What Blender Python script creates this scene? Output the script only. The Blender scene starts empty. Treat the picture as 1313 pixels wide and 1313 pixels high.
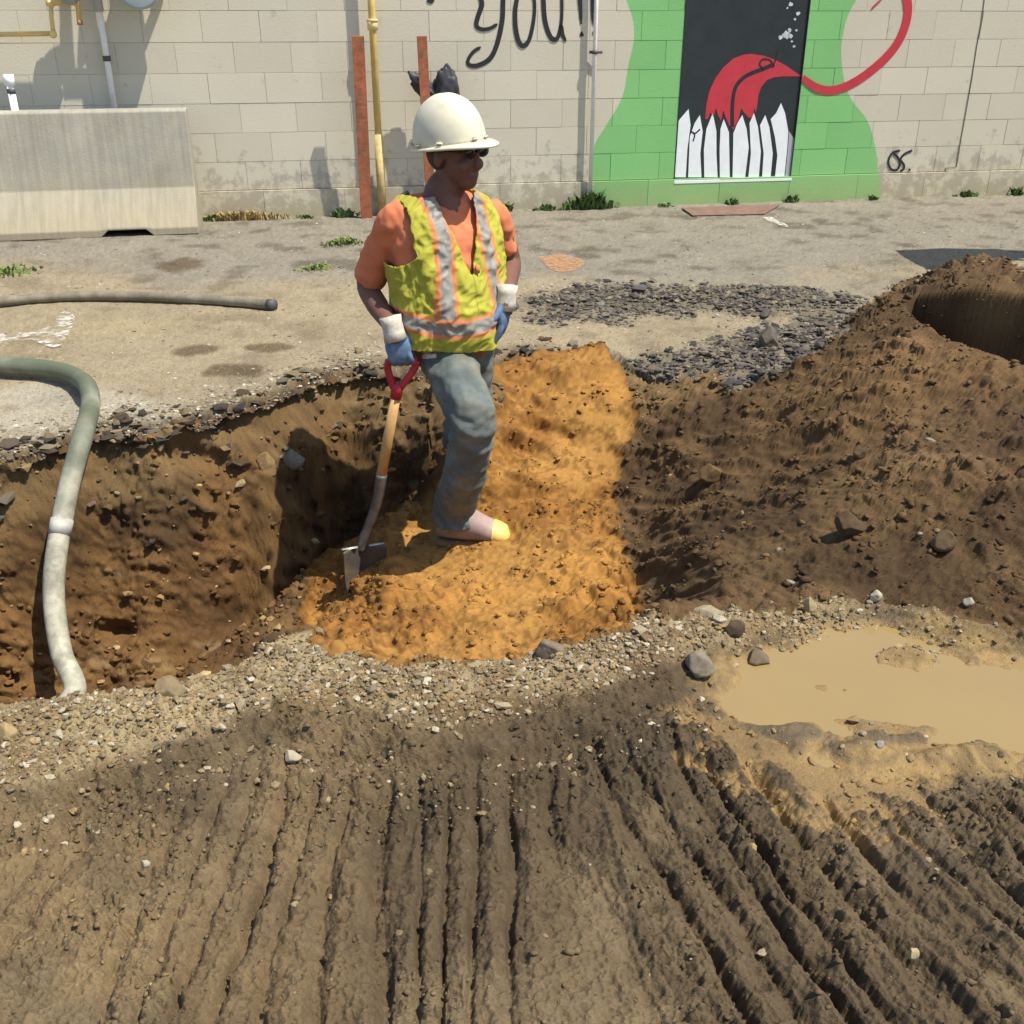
import bpy, bmesh, math, random
import numpy as np
from mathutils import Vector, Matrix
random.seed(7); R = math.radians
S = bpy.context.scene

# ------------------------------------------------------------------ camera
CAMH = 1.40; PITCH = R(25.9); F = 1311.0; CX = 656.5
cd = bpy.data.cameras.new('camera'); cam = bpy.data.objects.new('camera', cd)
S.collection.objects.link(cam); S.camera = cam
cam.location = (0, 0, CAMH); cam.rotation_euler = (R(90)-PITCH, 0, 0)
cd.sensor_width = 36; cd.lens = 36*F/1313.0; cd.clip_end = 500; cd.clip_start = .05
# ------------------------------------------------------------------ sky + sun
SUN = Vector((-.47, .20, -1.0)).normalized()          # direction the light travels
w = bpy.data.worlds.new('World'); S.world = w; w.use_nodes = True
nt = w.node_tree; nt.nodes.clear()
sky = nt.nodes.new('ShaderNodeTexSky'); sky.sky_type = 'NISHITA'; sky.sun_disc = False
sky.sun_elevation = math.asin(-SUN.z); sky.sun_rotation = math.atan2(-SUN.x, -SUN.y)
bg = nt.nodes.new('ShaderNodeBackground'); bg.inputs[1].default_value = .13
wo = nt.nodes.new('ShaderNodeOutputWorld')
nt.links.new(sky.outputs[0], bg.inputs[0]); nt.links.new(bg.outputs[0], wo.inputs[0])
sl = bpy.data.lights.new('sun', 'SUN'); sl.energy = 4.6; sl.angle = R(.55); sl.color = (1, .945, .84)
so = bpy.data.objects.new('sun', sl); S.collection.objects.link(so)
so.rotation_euler = SUN.to_track_quat('-Z', 'Y').to_euler(); so.location = (3, -3, 8)
S.view_settings.view_transform = 'Standard'; S.view_settings.look = 'None'
S.view_settings.exposure = .56; S.view_settings.gamma = 1

# ------------------------------------------------------------------ helpers
C = S.collection
def lin(c):
    c = np.asarray(c, float)/255.0
    return np.where(c < .04045, c/12.92, ((c+.055)/1.055)**2.4)
KG = .47                                                 # photo tone of a sunlit level surface -> its albedo
def alb(r, g, b, k=KG): return tuple(float(v) for v in lin((r, g, b))*k)
def tag(o, label=None, cat=None, group=None, kind=None):
    if label: o['label'] = label
    if cat: o['category'] = cat
    if group: o['group'] = group
    if kind: o['kind'] = kind
    return o
def empty(name, loc=(0, 0, 0), rz=0):
    o = bpy.data.objects.new(name, None); C.objects.link(o); o.location = loc; o.rotation_euler = (0, 0, rz)
    o.empty_display_size = .1; return o
def link(name, me, mat=None, parent=None, smooth=True):
    o = bpy.data.objects.new(name, me); C.objects.link(o)
    if mat is not None and len(me.materials) == 0:
        for m in (mat if isinstance(mat, (list, tuple)) else [mat]): me.materials.append(m)
    if smooth: me.polygons.foreach_set('use_smooth', [True]*len(me.polygons))
    else: me.polygons.foreach_set('use_smooth', [False]*len(me.polygons))
    if parent is not None: o.parent = parent
    return o
def mesh(name, v, f):
    me = bpy.data.meshes.new(name); me.from_pydata([tuple(p) for p in v], [], [tuple(q) for q in f]); me.update(); return me
def from_bm(name, bm):
    bmesh.ops.recalc_face_normals(bm, faces=bm.faces)
    me = bpy.data.meshes.new(name); bm.to_mesh(me); bm.free(); return me
def add_box(bm, c, s, rot=None, bev=0):
    r = bmesh.ops.create_cube(bm, size=1)['verts']
    bmesh.ops.scale(bm, verts=r, vec=s)
    if bev: 
        es = list({e for v in r for e in v.link_edges})
        r = list({v for v in bmesh.ops.bevel(bm, geom=es, offset=bev, segments=2, affect='EDGES')['verts']} | {v for v in r if v.is_valid})
    if rot is not None: bmesh.ops.rotate(bm, verts=r, cent=(0, 0, 0), matrix=rot)
    bmesh.ops.translate(bm, verts=r, vec=c); return r
def catmull(P, n):
    P = [np.array(p, float) for p in P]; P = [2*P[0]-P[1]]+P+[2*P[-1]-P[-2]]; out = []
    for i in range(1, len(P)-2):
        for k in range(n):
            t = k/n; a, b, c, d = P[i-1:i+3]
            out.append(.5*((2*b)+(-a+c)*t+(2*a-5*b+4*c-d)*t*t+(-a+3*b-3*c+d)*t**3))
    out.append(P[-2]); return np.array(out)
def tube(P, rad, n=16, cap=True, flat=None, hint=(0, 0, 1)):
    """swept tube; rad scalar, list, or list of (ru, rv)"""
    P = np.array(P, float); m = len(P)
    T = np.gradient(P, axis=0); T /= np.linalg.norm(T, axis=1)[:, None]+1e-9
    u = np.array(hint, float); u -= T[0]*u.dot(T[0])
    if np.linalg.norm(u) < 1e-3: u = np.array((1., 0, 0)); u -= T[0]*u.dot(T[0])
    u /= np.linalg.norm(u); V = []; Fc = []
    for i in range(m):
        u = u-T[i]*u.dot(T[i]); u /= np.linalg.norm(u); v = np.cross(T[i], u)
        r = rad[i] if hasattr(rad, '__len__') else rad
        ru, rv = r if hasattr(r, '__len__') else (r, r)
        for k in range(n):
            a = 2*math.pi*k/n; V.append(P[i]+u*ru*math.cos(a)+v*rv*math.sin(a))
    for i in range(m-1):
        for k in range(n):
            Fc.append((i*n+k, i*n+(k+1) % n, (i+1)*n+(k+1) % n, (i+1)*n+k))
    if cap:
        Fc.append(tuple(range(n-1, -1, -1))); Fc.append(tuple((m-1)*n+k for k in range(n)))
    return V, Fc
class MB:
    def __init__(s): s.v = []; s.f = []
    def add(s, vf):
        o = len(s.v); s.v += [tuple(p) for p in vf[0]]; s.f += [tuple(i+o for i in q) for q in vf[1]]; return s
    def build(s, name, mat, parent=None, smooth=True): return link(name, mesh(name, s.v, s.f), mat, parent, smooth)
def ball(c, r, n=16, m=10, M=None):
    V = []; Fc = []; r = r if hasattr(r, '__len__') else (r, r, r)
    for i in range(m+1):
        p = math.pi*i/m
        for k in range(n):
            a = 2*math.pi*k/n; q = Vector((r[0]*math.sin(p)*math.cos(a), r[1]*math.sin(p)*math.sin(a), r[2]*math.cos(p)))
            if M is not None: q = M @ q
            V.append((c[0]+q.x, c[1]+q.y, c[2]+q.z))
    for i in range(m):
        for k in range(n): Fc.append((i*n+k, (i+1)*n+k, (i+1)*n+(k+1) % n, i*n+(k+1) % n))
    return V, Fc
# view geometry used only to measure places in the world
def ray(px, py):
    a = (px-CX)/F; b = (py-CX)/F; c, s = math.cos(PITCH), math.sin(PITCH)
    return np.array((a, c-b*s, -s-b*c))
def atY(px, py, Y): d = ray(px, py); return Vector((d*(Y/d[1]))+np.array((0, 0, CAMH)))
def atZ(px, py, Z=0.): d = ray(px, py); return Vector((d*((Z-CAMH)/d[2]))+np.array((0, 0, CAMH)))

# ------------------------------------------------------------------ numpy noise
def _h(i, j, s):
    i = i.astype(np.int64).astype(np.uint32); j = j.astype(np.int64).astype(np.uint32)
    h = i*np.uint32(374761393)+j*np.uint32(668265263)+np.uint32((s*974634777+12345) & 0xffffffff)
    h = (h ^ (h >> np.uint32(13)))*np.uint32(1274126177); h ^= h >> np.uint32(16)
    return (h & np.uint32(0xffffff)).astype(np.float32)/16777216.0
def vn(x, y, s=0):
    i = np.floor(x); j = np.floor(y); fx = (x-i).astype(np.float32); fy = (y-j).astype(np.float32)
    fx = fx*fx*(3-2*fx); fy = fy*fy*(3-2*fy)
    a = _h(i, j, s); b = _h(i+1, j, s); c = _h(i, j+1, s); d = _h(i+1, j+1, s)
    return (a+(b-a)*fx+(c-a)*fy+(a-b-c+d)*fx*fy)*2-1
def fbm(x, y, f, o=4, s=0, g=.5):
    r = 0; a = 1; n = 0
    for k in range(o):
        ca, sa = math.cos(k*1.3), math.sin(k*1.3)
        r = r+a*vn((x*ca-y*sa)*f, (x*sa+y*ca)*f, s+k*17); n += a; a *= g; f *= 2.03
    return r/n
def lumps(x, y, cell, s, dens=.6, rmin=.25, rmax=.6):
    gx = x/cell; gy = y/cell; i = np.floor(gx); j = np.floor(gy); out = np.zeros(x.shape, np.float32)
    for di in (-1, 0, 1):
        for dj in (-1, 0, 1):
            a = i+di; b = j+dj
            cx = a+_h(a, b, s); cy = b+_h(a, b, s+1); r = rmin+(rmax-rmin)*_h(a, b, s+2)**2
            on = _h(a, b, s+3) < dens; th = _h(a, b, s+4)*3.14; e = .6+.8*_h(a, b, s+5)
            dx = gx-cx; dy = gy-cy; u = dx*np.cos(th)+dy*np.sin(th); v = (-dx*np.sin(th)+dy*np.cos(th))*e
            q = r*r-u*u-v*v
            out = np.maximum(out, np.where(on & (q > 0), np.sqrt(np.maximum(q, 0)), 0))
    return out*cell
def sstep(a, b, x): t = np.clip((x-a)/(b-a), 0, 1); return t*t*(3-2*t)
def sdpoly(P, x, y):
    """signed distance to polygon, negative inside"""
    d = np.full(x.shape, 1e9); ins = np.zeros(x.shape, bool); n = len(P)
    for k in range(n):
        ax, ay = P[k][0], P[k][1]; bx, by = P[(k+1) % n][0], P[(k+1) % n][1]
        ex, ey = bx-ax, by-ay; wx, wy = x-ax, y-ay
        t = np.clip((wx*ex+wy*ey)/(ex*ex+ey*ey+1e-12), 0, 1)
        d = np.minimum(d, (wx-ex*t)**2+(wy-ey*t)**2)
        c = ((ay > y) != (by > y)) & (x < ex*(y-ay)/(ey if abs(ey) > 1e-9 else 1e-9)+ax)
        ins ^= c
    d = np.sqrt(d); return np.where(ins, -d, d)

# ------------------------------------------------------------------ terrain, coarse shape
FAR = [(-9, 2.6), (-3, 2.95), (-1.79, 3.29), (-1.33, 3.60), (-1.10, 3.84), (-.97, 4.02), (-.70, 4.22), (-.40, 4.30), (0, 4.42), (.5, 4.5), (.8, 4.3), (1.2, 4.2), (9, 4.2)]
NEAR = [(-9, 1.2), (-3, 1.66), (-1.16, 1.90), (-.82, 1.95), (-.66, 2.04), (-.53, 2.14), (-.40, 2.11), (-.25, 2.05), (-.10, 2.05), (.08, 2.09), (.35, 2.25), (.5, 2.32), (9, 2.4)]
FLOOR = [(-9, -1.0), (-1.3, -.98), (-1.0, -.90), (-.8, -.80), (-.62, -.66), (-.45, -.52), (0, -.45), (.35, -.42), (.6, -.36), (9, -.3)]
WFAR = [(-9, .46), (-1.35, .42), (-1.05, .26), (-.75, .24), (-.45, .28), (-.2, .62), (0, .80), (.5, .85), (.9, .6), (9, .6)]
fx = lambda T, x: np.interp(x, [p[0] for p in T], [p[1] for p in T])
MC = []
for px, py, z in [(840, 790, -.10), (900, 788, 0), (1000, 790, 0), (1100, 775, .01), (1200, 790, .02), (1313, 810, .03), (1450, 830, .05),
                  (800, 620, -.36), (830, 720, -.27), (815, 550, -.20), (900, 600, -.17), (900, 700, -.14), (1000, 700, .0), (1000, 600, -.02),
                  (950, 515, -.02), (1100, 600, .12), (1100, 700, .07), (1200, 700, .10), (1313, 700, .13), (1200, 600, .20), (1313, 600, .23),
                  (1100, 500, .19), (1050, 470, .12), (1100, 425, .20), (1150, 402, .29), (1200, 470, .29), (1300, 520, .27), (860, 480, -.03),
                  (950, 440, .0), (1030, 430, .02), (1450, 700, .2)]:
    p = atZ(px, py, z); MC.append((p.x, p.y, z))
MC += [(1.9, 4.2, .44), (2.3, 3.8, .48), (2.8, 3.4, .48), (2.5, 4.5, .40), (2.0, 4.65, .36), (1.65, 4.55, .22), (2.0, 5.1, .03), (1.3, 4.75, .02),
       (2.7, 5.3, .03), (3.6, 5.2, .05), (3.6, 3.2, .45), (3.8, 2.4, .1), (.8, 5.0, 0), (4.8, 4, .1), (1.5, 1.8, 0), (3, 1.8, 0)]
MC = np.array(MC)
def tps_fit(P):
    n = len(P); d = np.hypot(P[:, None, 0]-P[None, :, 0], P[:, None, 1]-P[None, :, 1])
    K = np.where(d > 0, d*d*np.log(d+1e-12), 0)+np.eye(n)*.004
    A = np.zeros((n+3, n+3)); A[:n, :n] = K; A[:n, n] = 1; A[:n, n+1:] = P[:, :2]; A[n, :n] = 1; A[n+1:, :n] = P[:, :2].T
    return np.linalg.solve(A, np.concatenate([P[:, 2], np.zeros(3)]))
TW = tps_fit(MC)
def tps(x, y):
    r = TW[-3]+TW[-2]*x+TW[-1]*y
    for k in range(len(MC)):
        d2 = (x-MC[k, 0])**2+(y-MC[k, 1])**2; r = r+TW[k]*.5*d2*np.log(d2+1e-12)
    return r
GUL = [(1.63, 4.24), (1.60, 3.95), (1.60, 3.62), (1.72, 3.34), (2.0, 3.05), (2.6, 2.8), (2.75, 2.98), (2.25, 3.32), (2.04, 3.66), (1.93, 3.9), (1.80, 4.10), (1.70, 4.26)]
PUD = [(905, 868), (940, 835), (985, 815), (1040, 792), (1110, 782), (1200, 798), (1280, 822), (1400, 850), (1440, 950), (1313, 984), (1210, 988), (1120, 980), (1040, 952), (980, 922), (925, 895)]
PUDW = [tuple(atZ(a, b, 0))[:2] for a, b in PUD]
SPO = [(-1.05, 2.2), (-.95, 2.75), (-.85, 3.15), (-.62, 3.3), (-.52, 2.9), (-.50, 2.3), (-.6, 2.1)]
def zlow(x, y, gul=True):
    yf = fx(FAR, x)+.05*np.sin(x*7.1)+.03*np.sin(x*15.7+1); yn = fx(NEAR, x); fl = fx(FLOOR, x); wf = fx(WFAR, x)
    near = sstep(-.02, .30, y-yn)
    t = np.clip((yf-y)/wf, 0, 1); tl = np.clip((t-.42)/.42, 0, 1); led = .30*sstep(0, .34, t)+.70*tl*tl*(3-2*tl); wl = sstep(-1.25, -1.0, x); far = np.where(x < -.35, (1-(1-t)**1.5)*(1-wl)+led*wl, t*t*(3-2*t))
    z = fl*near*far
    # spoil bank against the far wall, left, and loose heap beside the sand
    z += .10*np.exp(-((y-(yf-.42))/.22)**2)*(x < 0)*sstep(-.3, -.9, x)
    z += .13*sstep(.10, -.12, sdpoly(SPO, x, y))
    m = sstep(.40, .62, x); zt = tps(x, y)
    reach = sstep(5.6, 4.9, y)*sstep(2.0, 2.25, y)*sstep(5.2, 4.2, x)
    z = z*(1-m)+m*zt*reach
    g = sdpoly(GUL, x, y); z -= (.42 if gul else .0)*sstep(.0, -.09, g)
    p = sdpoly(PUDW, x, y)+.05*np.sin(x*19+y*7)*np.sin(y*23-x*9)+.02*np.sin(x*41+2)*np.sin(y*37); z -= .048*sstep(.05, -.15, p-.03)
    z += .05*sstep(-.02, -.10, y-yn)*sstep(-.45, -.05, y-yn)*sstep(.7, .2, x)*.6   # low lip of gravel on the near edge
    return z
def zl(x, y): return float(zlow(np.array([x], float), np.array([y], float))[0])
def hit(px, py, dz=0.):
    d = ray(px, py); ts = np.linspace(1.2, 11, 1600)/d[1]
    X = d[0]*ts; Y = d[1]*ts; Z = CAMH+d[2]*ts-dz; zz = zlow(X, Y); k = np.argmax(Z <= zz)
    return Vector((X[k], Y[k], zz[k]+dz))
def hitp(L): return [tuple(hit(a, b))[:2] for a, b in L]

# ------------------------------------------------------------------ terrain grid
inner = np.linspace(-.72, .72, 800); out = .72+np.cumsum(.004*1.095**np.arange(44))
TT = np.concatenate([-out[::-1], inner, out]); NC = len(TT); NR = 1120
ys = np.concatenate([np.linspace(.45, 10.4, 3200)]); YG = np.zeros((NR, NC)); XG = np.zeros((NR, NC))
Xs = TT[None, :]*ys[:, None]; Zs = zlow(Xs.ravel(), np.repeat(ys, NC), False).reshape(Xs.shape)
dy = np.gradient(ys)[:, None]; dz = np.gradient(Zs, axis=0)
wgt = 1.0*np.sqrt((dy*(CAMH-Zs)/ys[:, None]*1.1)**2+(dz*.9)**2+(dy*.18)**2)/ys[:, None]
wgt *= np.where(ys[:, None] < 1.0, .35, 1); cum = np.cumsum(wgt, axis=0)
# smooth the row distribution between neighbouring columns
cum /= cum[-1:]; 
for _ in range(3):
    pad = np.pad(cum, ((0, 0), (20, 20)), mode='edge'); cs = np.cumsum(np.pad(pad, ((0, 0), (1, 0))), axis=1); cum = (cs[:, 41:]-cs[:, :-41])/41
cum[0] = 0; sg = np.linspace(0, 1, NR)
for k in range(NC): YG[:, k] = np.interp(sg, cum[:, k], ys)
XG = YG*TT[None, :]
ZG = zlow(XG.ravel(), YG.ravel()).reshape(XG.shape)
x = XG; y = YG
def grid_normals(P):
    du = np.gradient(P, axis=1); dv = np.gradient(P, axis=0); n = np.cross(du, dv); n /= np.linalg.norm(n, axis=2)[..., None]+1e-12; return n
P0 = np.stack([XG, YG, ZG], -1); N0 = grid_normals(P0); slope = 1-N0[..., 2]
a2 = y+ZG*1.0                                             # runs on down the steep faces
yf = fx(FAR, x)+.05*np.sin(x*7.1)+.03*np.sin(x*15.7+1); yn = fx(NEAR, x)
nz1 = fbm(x, a2, 3.0, 4, 1); nz2 = fbm(x, a2, 14., 4, 5); nz3 = fbm(x, a2, 55., 3, 9); nz4 = fbm(x, a2, 150., 2, 13, .65)
# --- zones
SANDP = hitp([(385, 832), (384, 790), (392, 758), (400, 735), (440, 700), (500, 655), (560, 610), (600, 560), (640, 520), (632, 470), (690, 452), (775, 446), (800, 478), (822, 540), (792, 600), (797, 670), (822, 730), (838, 790), (815, 815), (700, 842), (600, 855), (520, 858)])
sd_s = sdpoly(SANDP, x, y)+nz2*.035+nz3*.012+nz1*.02
sand = sd_s < 0
mound = (x > .38) & (~sand) & ((sdpoly(hitp([(835, 800), (800, 700), (785, 600), (815, 540), (860, 515), (950, 498), (1040, 462), (1085, 425), (1120, 385), (1180, 352), (1313, 346)])+[(3.6, 5.3), (5.2, 5.0), (5.2, 2.6), (3.0, 2.25)]+hitp([(1313, 812), (1200, 790), (1110, 768), (1000, 782), (920, 792)]), x, y)+nz2*.05+nz3*.02) < 0)
inside = (y > yn+nz2*.02) & (y < yf+nz2*.03) & (x < .9)
trench = inside & ~sand & ~mound
near = (y <= yn+.3) & ~trench & ~sand & ~mound
asph = ~(sand | mound | trench) & ((y > 3.2) | ((y > yf-.2) & (x < .5)))
mud = ~(sand | mound | trench | asph)
pud = sdpoly(PUDW, x, y)
gd = y-yn                                                  # distance behind near edge (negative in front)
gw = .205+.05*nz1+np.interp(x, [-1.2, -.4, .3, .9], [.10, .03, -.02, -.05])
gravel = mud*sstep(-gw-.07, -gw+.05, gd+nz2*.04)*sstep(1.3, .6, x)          # gravelly verge mask
mudm = mud*(1-gravel)*sstep(-.03, .07, pud+nz2*.05+nz1*.04)
n6a = fbm(x, y, 6, 4, 210)
# --- displacement along the normal
D = np.zeros(x.shape)
L1 = lumps(x, a2, .055, 11, .75); L2 = lumps(x, a2, .026, 21, .8); L3 = lumps(x, a2, .13, 31, .5); L4 = lumps(x, a2, .013, 41, .8)
D += asph*(nz1*.008+nz2*.004+nz3*.0015)
D += trench*(nz1*.035+nz2*.020+nz3*.005+L1*.7*sstep(-.4, .3, nz1)+L2*.55+L4*.35+L3*.25*sstep(0,.4,nz2))
D += sand*(nz1*.050+nz2*.034*sstep(-.5, .4, nz1)+.010*fbm(x, a2, 26, 3, 411)*sstep(-.3,.3,nz1+nz2)+nz3*.006+L3*.30*sstep(-.1, .4, nz1)+L1*.25*sstep(-.2,.3,nz1)+L2*.3*sstep(.1, .5, nz2)+L4*.25*sstep(-.1,.5,nz2))
D += mound*(nz1*.040+nz2*.020+nz3*.004+L1*.7*sstep(-.3, .4, nz1)+L2*.55*sstep(-.2,.4,nz2)+L4*.35+L3*.35*sstep(-.1,.5,nz2)+.012*fbm(x, a2, 7, 3, 700))
pt = lumps(x, a2, .021, 801, .6); pt3 = lumps(x, a2, .045, 811, .45)
rg = 1-np.abs(fbm(x, a2, 17, 3, 820))*2.2
D += sand*(.009*np.clip(rg, -1, 1)*sstep(-.4, .3, nz1)-pt*.35*sstep(.1, .5, nz2+.3*nz1)-pt3*.3*sstep(.1, .5, nz1)) - (mound*.4+trench*.25)*(pt*.5*sstep(-.2, .3, nz2)+pt3*.45*sstep(-.2, .4, nz1))+mound*.005*np.clip(rg, -1, 1)
D *= 1-.8*sstep(.07, .0, sdpoly(GUL, x, y))
# ruts pressed by the digger's tracks
sh = np.interp(x+(1.6-y)*.15, [-1.5, .1, .45, .9, 2], [-.05, .0, .25, .38, .48])
u = x+sh*(y-1.6)+.016*nz1+.010*fbm(x, y*.6, 9, 3, 71)+.004*nz3
per = .080; q = u/per+.95*vn(u*4.5, y*1.0, 81)+.35*vn(u*11, y*2.2, 82); cell = np.floor(q); fr = q-cell
amp = .35+.65*_h(cell, np.zeros_like(cell), 91)*np.clip(.5+1.1*vn(cell*3.7, y*3.3, 92)+.5*vn(cell*1.7, y*11, 93), 0, 1)
saw = np.where(fr < .78, fr/.78, (1-fr)/.22)
rut = (saw-.5)*amp
streak = vn(u*70, y*2.2, 95)*.5+vn(u*150, y*4.5, 96)*.3
clump = sstep(-.15, .35, fbm(x, y, 7, 3, 97)+.2*vn(u*14, y*2, 98))
rutmask = mudm*sstep(-.30, -.55, gd)*sstep(2.05, 1.75, y)*sstep(.00, .12, pud)
leftsoft = np.interp(x, [-1.2, -.6, -.25, .1, .5], [.70, .85, 1.1, 1.15, 1.2])
D += rutmask*leftsoft*((-.031*amp*np.exp(-((fr-.82)/(.115+.05*vn(cell*2.1, y*5, 94)))**2)+.009*amp*np.sin(np.pi*np.clip(fr/.72, 0, 1))+streak*.007)*(1.15+.8*nz2+.3*nz1).clip(.5, 2)+.014*nz2*sstep(-.3,.4,nz1)+.006*fbm(x, y, 30, 3, 404)-.006*sstep(.06,.0,np.abs(fr-.9))*amp)
pit = lumps(x, y, .038, 61, .55); pit2 = lumps(x, y, .018, 65, .6)
D += mudm*(nz1*.012+nz2*.005+nz3*.003+clump*(L2*.8+L1*.45+L4*.9)+L4*.2-clump*pit*.30-pit2*.35*sstep(.1, .5, nz2+.4*clump))
berm = mudm*np.exp(-((gd+.42+.03*nz1)/.07)**2)*sstep(1.0, .7, x); D += berm*(.014+.03*nz2)
D -= mudm*.028*sstep(-.31, -.36, gd+nz2*.03)*sstep(1.0, .6, x)
D += (mudm+gravel)*nz4*.0045+(trench*.3+mound*.28+sand*.2)*nz4*.0045+mudm*.004*nz3
D += gravel*(nz1*.012+nz2*.010+nz3*.004+L2*.55+L4*.8+L1*.2)
shore = mud*(1-mudm-gravel).clip(0, 1); D += shore*(nz2*.008+nz1*.018+nz3*.0015+L4*.15)
for px, py, ra, rb, hh in [(1165, 833, .07, .035, .035), (1088, 871, .06, .022, .032), (1235, 822, .05, .05, .035), (1110, 925, .12, .03, .034), (1180, 955, .15, .03, .03), (1270, 960, .1, .03, .02)]:
    h_ = atZ(px, py, 0); D += hh*.82*sstep(0, 1, 1.6*np.exp(-((x-h_.x)/ra/1.5)**2-((y-h_.y)/rb/1.7)**2+nz2*.6+n6a*.5)-.25)*(pud < .1)
D += asph*nz4*.0012
# broken asphalt rim of the pit + dark rubble
rub1 = asph*(.55+.45*sstep(-.35, .1, nz1+.6*nz2))*sstep(.20, -.08, sdpoly(hitp([(690, 385), (760, 370), (860, 372), (1000, 372), (1090, 385), (1080, 412), (1010, 402), (900, 400), (800, 405), (700, 412)]), x, y)+nz2*.15)
rub2 = asph*(.6+.4*sstep(-.4, .1, nz1+.6*nz2))*sstep(.22, -.08, sdpoly(hitp([(800, 470), (900, 455), (960, 430), (1040, 420), (1075, 435), (1040, 468), (960, 500), (860, 522), (815, 530)]), x, y)+nz2*.12)
rim = asph*(x < .2)*sstep(.32, .02, y-yf+nz1*.12)
rub = np.clip(rub1+rub2+rim*.5, 0, 1)
D += rub*(L2*.5+L1*.35+nz2*.02+L4*.5)
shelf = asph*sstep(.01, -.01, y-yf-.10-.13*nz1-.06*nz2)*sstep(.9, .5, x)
D -= shelf*(.040+.04*nz2-L1*.5-L2*.4)
D -= .05*trench*sstep(.02, -.03, yf-y-.05-nz2*.03)*(x < -.1)      # undercut below the rim
for px, py, rr, dp in [(150, 812, .07, .09), (255, 590, .12, .06), (700, 548, .10, .07), (735, 560, .07, .05), (290, 545, .09, .04), (640, 770, .05, .03), (560, 745, .06, .03), (670, 575, .10, .06), (760, 640, .08, .03), (720, 760, .05, .03), (1100, 600, .1, .03), (880, 640, .08, .04)]:
    h_ = hit(px, py); D -= dp*np.exp(-(((x-h_.x)/rr)**2+((a2-(h_.y+h_.z))/(rr*.6))**2)+nz2*.8)
for px, py, rr, dp in [(680, 620, .16, .05), (500, 690, .08, .05), (505, 722, .07, .05), (720, 690, .12, .03), (780, 720, .12, .04), (640, 800, .16, .03)]:
    h_ = hit(px, py); D += dp*np.exp(-(((x-h_.x)/rr)**2+((a2-(h_.y+h_.z))/(rr*.7))**2))
fade = sstep(10.2, 9, y)*0+1
P1 = P0+N0*(D*fade)[..., None]; 
bd_ = sstep(.015, .035, pud)*sstep(.16, .11, pud); P1[..., 2] = np.where((bd_ > 0) & ~mound, np.maximum(P1[..., 2], P1[..., 2]*(1-bd_)+bd_*np.maximum(P1[..., 2], -.022+.004*nz2)), P1[..., 2])
N1 = grid_normals(P1)
# --- colours (albedo)
def A(c): return np.array(alb(*c))[None, None, :]
def mix(a, b, m): return a*(1-m[..., None])+b*m[..., None]
col = np.zeros(x.shape+(3,))+A((176, 166, 144))
n5 = fbm(x, y, 1.6, 4, 200); n6 = fbm(x, y, 6, 4, 210); n7 = fbm(x, a2, 30, 3, 220)
ca = mix(A((174, 165, 145))+0*col, A((148, 138, 119)), sstep(.0, .5, n6))
ca = mix(ca, A((196, 177, 140)), sstep(6.6, 5.4, y+n5*1.2)*.85)                       # tan dust on the old tarmac
ca = mix(ca, A((206, 186, 142)), sstep(.1, .6, n5+.3*n6)*sstep(6.2, 5, y)*.7)
for px, py, ra, rb in [(248, 450, .10, .05), (343, 446, .11, .04), (305, 476, .16, .06), (420, 490, .2, .05), (230, 340, .15, .1)]:
    h_ = hit(px, py); ca = mix(ca, A((120, 100, 72)), sstep(1.3, .5, ((x-h_.x)/ra)**2+((y-h_.y)/(rb*2.0))**2+n6*.8+nz2*.6)*.85)
ca = mix(ca, A((224, 216, 196)), asph*sstep(.16, -.05, sdpoly(hitp([(0, 500), (110, 500), (190, 515), (200, 540), (120, 556), (0, 560)]), x, y)+n6*.12)*.55)
ca = mix(ca, mix(A((128, 118, 102))+0*col, A((88, 84, 76)), sstep(-.3, .4, n7+n6)), np.clip(rub1+rub2, 0, 1)*.95)
ca = mix(ca, mix(A((138, 118, 88))+0*col, A((92, 80, 64)), sstep(-.3, .4, n7+n6)), rim*.8)
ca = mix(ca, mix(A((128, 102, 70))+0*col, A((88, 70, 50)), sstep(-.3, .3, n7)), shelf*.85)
ca *= (1+.22*sstep(.1, .6, n6)*-1+.10*nz1)[..., None]
ct = mix(A((142, 107, 62))+0*col, A((100, 76, 46)), sstep(-.3, .4, n6))
ct = mix(ct, A((150, 108, 62)), sstep(-.8, -1.35, x)*sstep(.1, -.1, ZG+.45)*sstep(-.2, .3, n5+.3)*.5)
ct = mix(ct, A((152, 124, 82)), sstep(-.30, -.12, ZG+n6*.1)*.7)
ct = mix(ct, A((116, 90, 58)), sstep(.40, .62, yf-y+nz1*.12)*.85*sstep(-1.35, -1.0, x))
ct = mix(ct, A((190, 160, 112)), sstep(.35, .6, fbm(x, a2, 9, 3, 500))*.5*sstep(.5,.3,yf-y))
ct = mix(ct, A((178, 140, 84)), sstep(.25, .6, nz1)*.5)
ct = mix(ct, mix(A((110, 86, 56))+0*col, A((86, 66, 42)), sstep(-.3, .3, n7)), sstep(.12, -.05, sdpoly(SPO, x, y)+nz1*.08)*.9)
cs_ = mix(A((210, 156, 80))+0*col, A((184, 128, 58)), sstep(-.4, .5, nz1+.4*n6))
cs_ = mix(cs_, A((150, 104, 50)), sstep(.0, .22, fbm(x, a2, 40, 3, 333)+.35*nz2+.25*nz1)*.7)  # dark speckles paint small shadows into the sand colour
cs_ = mix(cs_, A((232, 170, 84)), sstep(.1, .6, fbm(x, y, 2.2, 3, 334))*.6)
cs_ = mix(cs_, A((128, 90, 42)), sstep(-.045, 0, sd_s)*.6)
cm = mix(A((128, 100, 64))+0*col, A((98, 75, 47)), sstep(-.3, .35, n6+.3*nz2))
cm = mix(cm, A((166, 132, 90)), sstep(.25, .6, n5+.5*nz1)*.6)
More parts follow.
